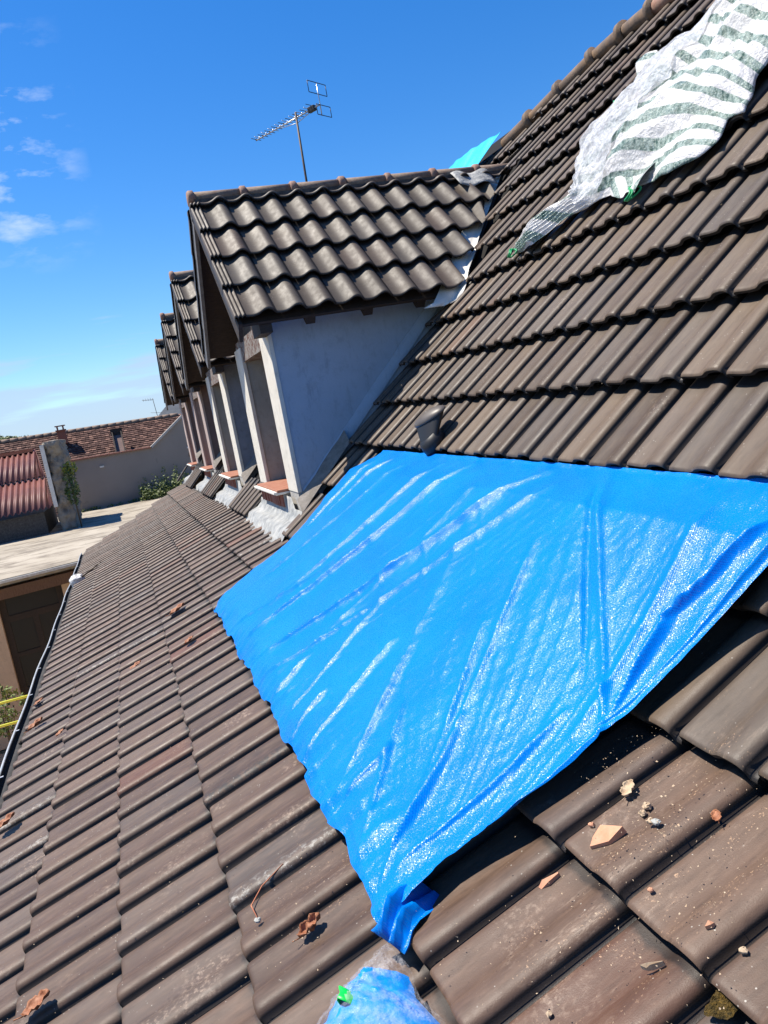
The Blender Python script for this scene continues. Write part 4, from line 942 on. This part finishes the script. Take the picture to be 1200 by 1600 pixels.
# yellow rails
for z, lab in ((-3.775, 'upper of two yellow rails below the gutter'), (-4.15, 'lower of two yellow rails below the gutter')):
    m = MB(); m.tube([(-4.5, 13.45, z + .01), (-1.6, 13.5, z - .01)], .022, 8); m.build
    M.setdefault('yellow', mat('yellow_paint', (0.62, 0.60, 0.06), .5)); tag(m.build('yellow_rail', M['yellow'], None), lab, 'rail', 'yellow rails in the courtyard')
# foliage helper
def foliage(mb, c0, R_, n_, s_, seed=0, flat=1.0, mati=0):
    for _ in range(n_):
        while True:
            d = Vector((random.uniform(-1, 1), random.uniform(-1, 1), random.uniform(-1, 1)))
            if d.length < 1: break
        if noise.noise(Vector((d.x * 2.5 + seed, d.y * 2.5, d.z * 2.5))) < -.12: continue
        p = Vector(c0) + Vector((d.x * R_[0], d.y * R_[1], d.z * R_[2])); a = Vector((random.gauss(0, 1), random.gauss(0, 1), random.gauss(0, 1))).normalized(); b = a.orthogonal().normalized()
        k = s_ * random.uniform(.6, 1.3); g = random.random()
        mb.add([p - a * k, p + b * k * .45, p + a * k, p - b * k * .45], [(0, 1, 2, 3)], mati, (g, g, g, 1))
mb = MB(); foliage(mb, (-3.1, 14.4, -4.15), (.52, .40, .48), 900, .045); mb.tube([(-3.0, 14.4, -5.3), (-3.0, 14.4, -4.3)], .03, 6, 1)
tag(mb.build('shrub', [M['leaf'], M['bark']], None, fix=False), 'leafy shrub in the courtyard beside the outbuilding door', 'shrub')
# grey rendered gable wall
m_ = mat('dull_grey_render', (.30, .27, .24), .9, .2); t = NT(m_)
a = t.mix(t.rng(t.noise(.9, 5, .6), .35, .7), (.25, .22, .195), (.29, .255, .225)); a = t.mix(t.rng(t.noise(2.4, 4, .7, loc=(5, 5, 1)), .66, .72, 0, .35), a, (.16, .14, .12)); t.col(a); t.bump(t.noise(50, 4), .2, .01); M['greywall'] = m_
gw = empty('boundary_wall', (1, 28.2, -5.3), 'tall plain grey rendered wall with a rising top edge', 'wall'); WL['boundary_wall'] = Vector((1, 28.2, -5.3))
m = MB(); prof = [(-2.13, -5.3), (7.0, -5.3), (7.0, 2.4), (3.2, 1.35), (2.04, .50), (.78, -.40), (-2.06, -.345)]
v = [(x, 28.0, z) for x, z in prof]; v2 = [(x, 28.35, z) for x, z in prof]; n_ = len(prof)
m.add(v + v2, [tuple(range(n_)), tuple(range(2 * n_ - 1, n_ - 1, -1))] + [(q, q + n_, (q + 1) % n_ + n_, (q + 1) % n_) for q in range(n_)]); m.build('masonry', M['greywall'], gw)
m = MB(); m.bar((-2.1, 28.15, -.325), (.78, 28.15, -.38), .46, .05); m.build('brick_coping', M['sill'], gw)
m = MB(); m.bar((.76, 28.15, -.39), (2.05, 28.15, .52), .46, .07); m.bar((2.05, 28.15, .52), (3.2, 28.15, 1.38), .46, .07); m.build('mortar_coping', M['mortar'], gw)
for x, z in ((-.95, -.72), (2.02, -.62), (1.62, -1.45)):
    m = MB(); m.box(x - .07, x + .07, 27.95, 28.01, z - .025, z + .03); m.build('fixing_patch', M['white'], gw)
# weeds along the foot of the wall
mb = MB()
for _ in range(70):
    x = random.uniform(.1, 2.5) ; h = random.uniform(.2, 1.05) * (.5 + .5 * min(1, (x + .4) / 1.4)); y = 27.6 + random.uniform(-.5, .3)
    foliage(mb, (x, y, -2.1 + h * .5), (.17, .16, h * .55), 60, .045)
for _ in range(26):
    x = random.uniform(-1.9, .2); y = 27.8; foliage(mb, (x, y, -2.06), (.14, .1, .07), 14, .04)
tag(mb.build('weeds', M['leaf'], None, fix=False), 'green weeds along the foot of the grey wall', 'weeds', kind='stuff')
# long tiled house behind
th = empty('tiled_house', (-1, 38, -5.3), 'long old house with a mottled red-brown tiled roof', 'house'); WL['tiled_house'] = Vector((-1, 38, -5.3))
M['oldtile'] = leafm('old_clay_tiles', (0.055, 0.020, 0.015), (0.21, 0.11, 0.08), .85); 
nt_ = M['oldtile'].node_tree
mb = MB(); x0h, x1h = -16.0, 2.65; sl0 = Vector((0, 33.2, -2.6)); sl1 = Vector((0, 38, .90)); d_ = (sl1 - sl0); Ls = d_.length; d_ = d_.normalized(); nrm = Vector((0, -d_.z, d_.y))
rw = .15; r_ = 0
def ridge_drop(x): return -.045 * (x + 5.2) / 1.0 * .45
while r_ * rw < Ls:
    x = x0h + random.random() * .1
    while x < x1h:
        wv = random.uniform(.15, .20); a = sl0 + d_ * (r_ * rw) + Vector((x, 0, ridge_drop(x) * (r_ * rw / Ls))); lift = random.uniform(.025, .045)
        g = random.random() ** 3.2 + (.5 if random.random() < .05 else 0)
        dk = random.uniform(-.012, .012)
        mb.add([a + nrm * (lift) + d_ * dk, a + Vector((wv - .01, 0, 0)) + nrm * (lift + random.uniform(-.008, .008)) + d_ * dk, a + Vector((wv - .01, 0, 0)) + d_ * (rw * 1.1), a + d_ * (rw * 1.1), a - nrm * .01 + d_ * dk, a + Vector((wv - .01, 0, 0)) - nrm * .01 + d_ * dk], [(0, 1, 2, 3), (4, 5, 1, 0)], 0, (g, g, g, 1))
        x += wv
    r_ += 1
mb.add([sl0 + Vector((x0h, 0, -.05)), sl0 + Vector((x1h, 0, -.05)), sl1 + Vector((x1h, 0, -.05 + ridge_drop(x1h))), sl1 + Vector((x0h, 0, -.05 + ridge_drop(x0h))), Vector((x1h, 43, -2.8)), Vector((x0h, 43, -2.8))], [(0, 1, 2, 3), (3, 2, 4, 5)])
roofh = mb.build('roof', M['oldtile'], th, fix=False)
m = MB(); q = x0h
while q < x1h - .2:
    m.tube([(q, 38, .90 + ridge_drop(q)), (q + .36, 38, .905 + ridge_drop(q + .36))], [.12, .10], 8, 0); q += .35
m.build('ridge', M['ridge'], roofh)
m = MB(); m.box(-2.76, -2.42, 36.9, 37.3, .35, 0.92); m.box(-2.80, -2.38, 36.84, 37.36, .92, .98)
for dx_ in (-2.74, -2.50): m.box(dx_, dx_ + .05, 36.95, 37.25, .98, 1.13)
m.box(-2.80, -2.38, 36.9, 37.3, 1.13, 1.17); m.build('chimney', M['brick'], roofh)
m = MB()
for xx in (-.50, -.12): m.bar((xx, 35.0, -1.10), (xx, 36.5, .45), .05, .30, up=(0, -.6, .8))
m.bar((-.56, 36.4, .46), (-.06, 36.4, .46), .10, .30); m.build('roof_hatch', M['darkwood'], roofh)
m = MB(); m.add([(-.47, 35.0, -1.10), (-.15, 35.0, -1.10), (-.15, 36.4, .36), (-.47, 36.4, .36)], [(0, 1, 2, 3)]); m.build('hatch_cover', M['render_pink'], roofh)
m = MB(); m.box(x0h + .2, x1h - .2, 33.6, 42.4, -5.3, -2.75); m.build('wall', M['beige'], th)
# slate roof further back
M['slate'] = simple('slate', (0.035, 0.04, 0.042), (0.06, 0.065, 0.07), .6, 3, .3, .02)
sh = empty('slate_house', (6, 47, -5.3), 'dark slate roofed house partly hidden behind the farthest dormer', 'house'); WL['slate_house'] = Vector((6, 47, -5.3))
m = MB(); m.add([(1.9, 45, .9), (9, 45, .9), (9, 47.5, 1.62), (2.75, 47.5, 1.66), (9, 50, .9), (1.9, 50, .9)], [(0, 1, 2, 3), (3, 2, 4, 5), (0, 3, 5)]); m.build('roof', M['slate'], sh, solid=.1)
m = MB(); m.box(2.1, 9, 45.2, 49.8, -5.3, .85); m.build('wall', M['beige'], sh)
a2 = empty('small_aerial', (1.95, 44.5, .5), 'small thin television aerial beside the slate roof', 'aerial'); WL['small_aerial'] = Vector((1.95, 44.5, .5))
m = MB(); m.tube([(1.95, 44.5, .4), (1.86, 44.5, 2.0)], .016, 5); m.build('mast', M['mastmetal'], a2)
m = MB(); m.tube([(1.30, 44.5, 1.98), (1.90, 44.5, 1.92)], .012, 5)
for q in range(4): m.tube([(1.36 + q * .13, 44.4, 1.90), (1.36 + q * .13, 44.6, 2.05)], .008, 4)
m.build('boom', M['mastmetal'], a2)
m = MB(); m.tube([(1.60, 44.5, 1.25), (2.2, 44.5, 1.15)], .008, 4); m.build('crossbar', M['mastmetal'], a2)
# corrugated shed
cs_ = empty('shed', (-5, 24.5, -5.3), 'shed with a rusty red corrugated iron roof', 'shed'); WL['shed'] = Vector((-5, 24.5, -5.3))
m_ = mat('red_corrugated', (.25, .06, .05), .55, .4); t = NT(m_)
a = t.mix(t.rng(t.noise(1.5, 5, .6), .35, .7), (.11, .038, .034), (.17, .055, .045)); a = t.mix(t.rng(t.noise(3, 6, .7, stretch=(6, 1, 1), loc=(3, 3, 3)), .52, .68, 0, .6), a, (.21, .09, .055)); t.col(a); M['corr'] = m_
mb = MB()
for seg in range(2):
    P = []
    y0c, y1c = (22.5, 24.3) if seg == 0 else (24.2, 26.0); z0c, z1c = (-1.38, -.585) if seg == 0 else (-.59, .20)
    for q in range(0, 661):
        x = -10.3 + 8.1 * q / 660; hh = .032 * math.sin(x * 2 * math.pi / .152)
        sh_ = -.15 * 0
        xe0 = x; row = []
        for f in (0, 1): 
            yy = y0c + (y1c - y0c) * f; row.append(Vector((min(x, -2.13 - (yy - 22.5) * .155), yy, z0c + (z1c - z0c) * f + hh + (.02 if seg else 0))))
        P.append(row)
    mb.grid(P, smooth=True)
mb.build('corrugated_roof', M['corr'], cs_, fix=True, solid=.006)
m = MB(); m.box(-10, -2.5, 22.75, 25.9, -5.3, -1.5); m.build('wall', M['bedding'], cs_)
m = MB(); m.bar((-10.2, 26.0, .26), (-2.72, 26.0, .23), .25, .10); m.build('ridge_flashing', M['shard_red'], cs_)
# rough stone wall with ivy
m_ = mat('rough_stone', (.30, .27, .22), .9, .2); t = NT(m_); vo = t.n('ShaderNodeTexVoronoi'); vo.inputs['Scale'].default_value = 5; t.l(t.o, vo.inputs['Vector'])
a = t.mix(t.rng(t.noise(3, 6, .7), .35, .65), (.36, .31, .25), (.15, .13, .11)); a = t.mix(t.rng(vo.outputs['Distance'], .3, .6, 0, .35), a, (.42, .38, .31)); t.col(a); t.bump(t.noise(14, 5, .7), .9, .08); M['stone'] = m_
sw = empty('stone_wall', (-2, 23.5, -5.3), 'rough stone gable wall at the edge of the corrugated roof', 'wall'); WL['stone_wall'] = Vector((-2, 23.5, -5.3))
mb = MB(); P = []
for q in range(46):
    f = q / 45; z = -2.1 + 2.45 * f; row = []
    cx = -1.95 + .04 * f; hw_ = .19 + .03 * math.sin(f * 9)
    for a_ in np.linspace(0, 2 * math.pi, 40):
        ca, sa = math.cos(a_), math.sin(a_); sq = 1 / max(abs(ca), abs(sa)); x = cx + ca * sq * hw_; y = 24.0 + sa * sq * 1.3
        nn = noise.noise(Vector((x * 4, y * 2, z * 4))) * .10 + noise.noise(Vector((x * 11, y * 6, z * 11))) * .07; row.append(Vector((x + ca * nn, y + sa * nn, z)))
    P.append(row)
mb.grid(P); top = P[-1]; nb_ = len(mb.v); mb.add([sum(top, Vector()) / len(top) + Vector((0, 0, .04))] + top, [(0, q + 1, q + 2) for q in range(len(top) - 1)]); mb.build('masonry', M['stone'], sw)
mb = MB(); mb.box(-2.20, -2.10, 22.6, 25.6, -1.42, .28); P = []; mb.build('sunlit_edge', M['white'], sw)  # white strip stands in for the sunlit left face of the stone
mb = MB(); foliage(mb, (-1.66, 22.68, -.95), (.20, .20, .55), 900, .045, 2); foliage(mb, (-1.60, 22.70, -.45), (.22, .16, .20), 300, .05, 5, mati=1)
mb.tube([(-1.64, 22.66, -2.1), (-1.66, 22.66, -.6)], .02, 5, 2)
tag(mb.build('ivy', [M['leaf'], M['leaf_y'], M['bark']], None, fix=False), 'ivy climbing the corner of the rough stone wall', 'ivy')
# trees on the skyline
for q, (x, y, z, R_, lab) in enumerate(((-17.6, 120, 1.6, (2.7, 3, 2.6), 'tallest rounded tree on the skyline at the left edge'), (-14.9, 122, 1.5, (1.7, 2, 2.0), 'smaller tree right of the tallest skyline tree'), (-13.3, 126, 1.5, (1.6, 2, 1.75), 'lowest tree at the right end of the skyline trees'))):
    tr_ = empty('tree', (x, y, -5.3), lab, 'tree', 'trees on the skyline'); WL[tr_.name] = Vector((x, y, -5.3))
    m = MB(); m.tube([(x, y, -5.3), (x + .1, y, z)], [.35, .18], 8)
    for s_ in (-1, 1): m.tube([(x, y, z - 3), (x + s_ * 1.4, y, z)], [.14, .05], 6)
    m.build('trunk', M['bark'], tr_)
    m = MB(); foliage(m, (x, y, z), R_, 5200, .26, q * 3.1); foliage(m, (x - .8, y, z + R_[2] * .5), tuple(v_ * .55 for v_ in R_), 1600, .22, q * 2.1); m.build('crown', M['leaf'], tr_, fix=False)
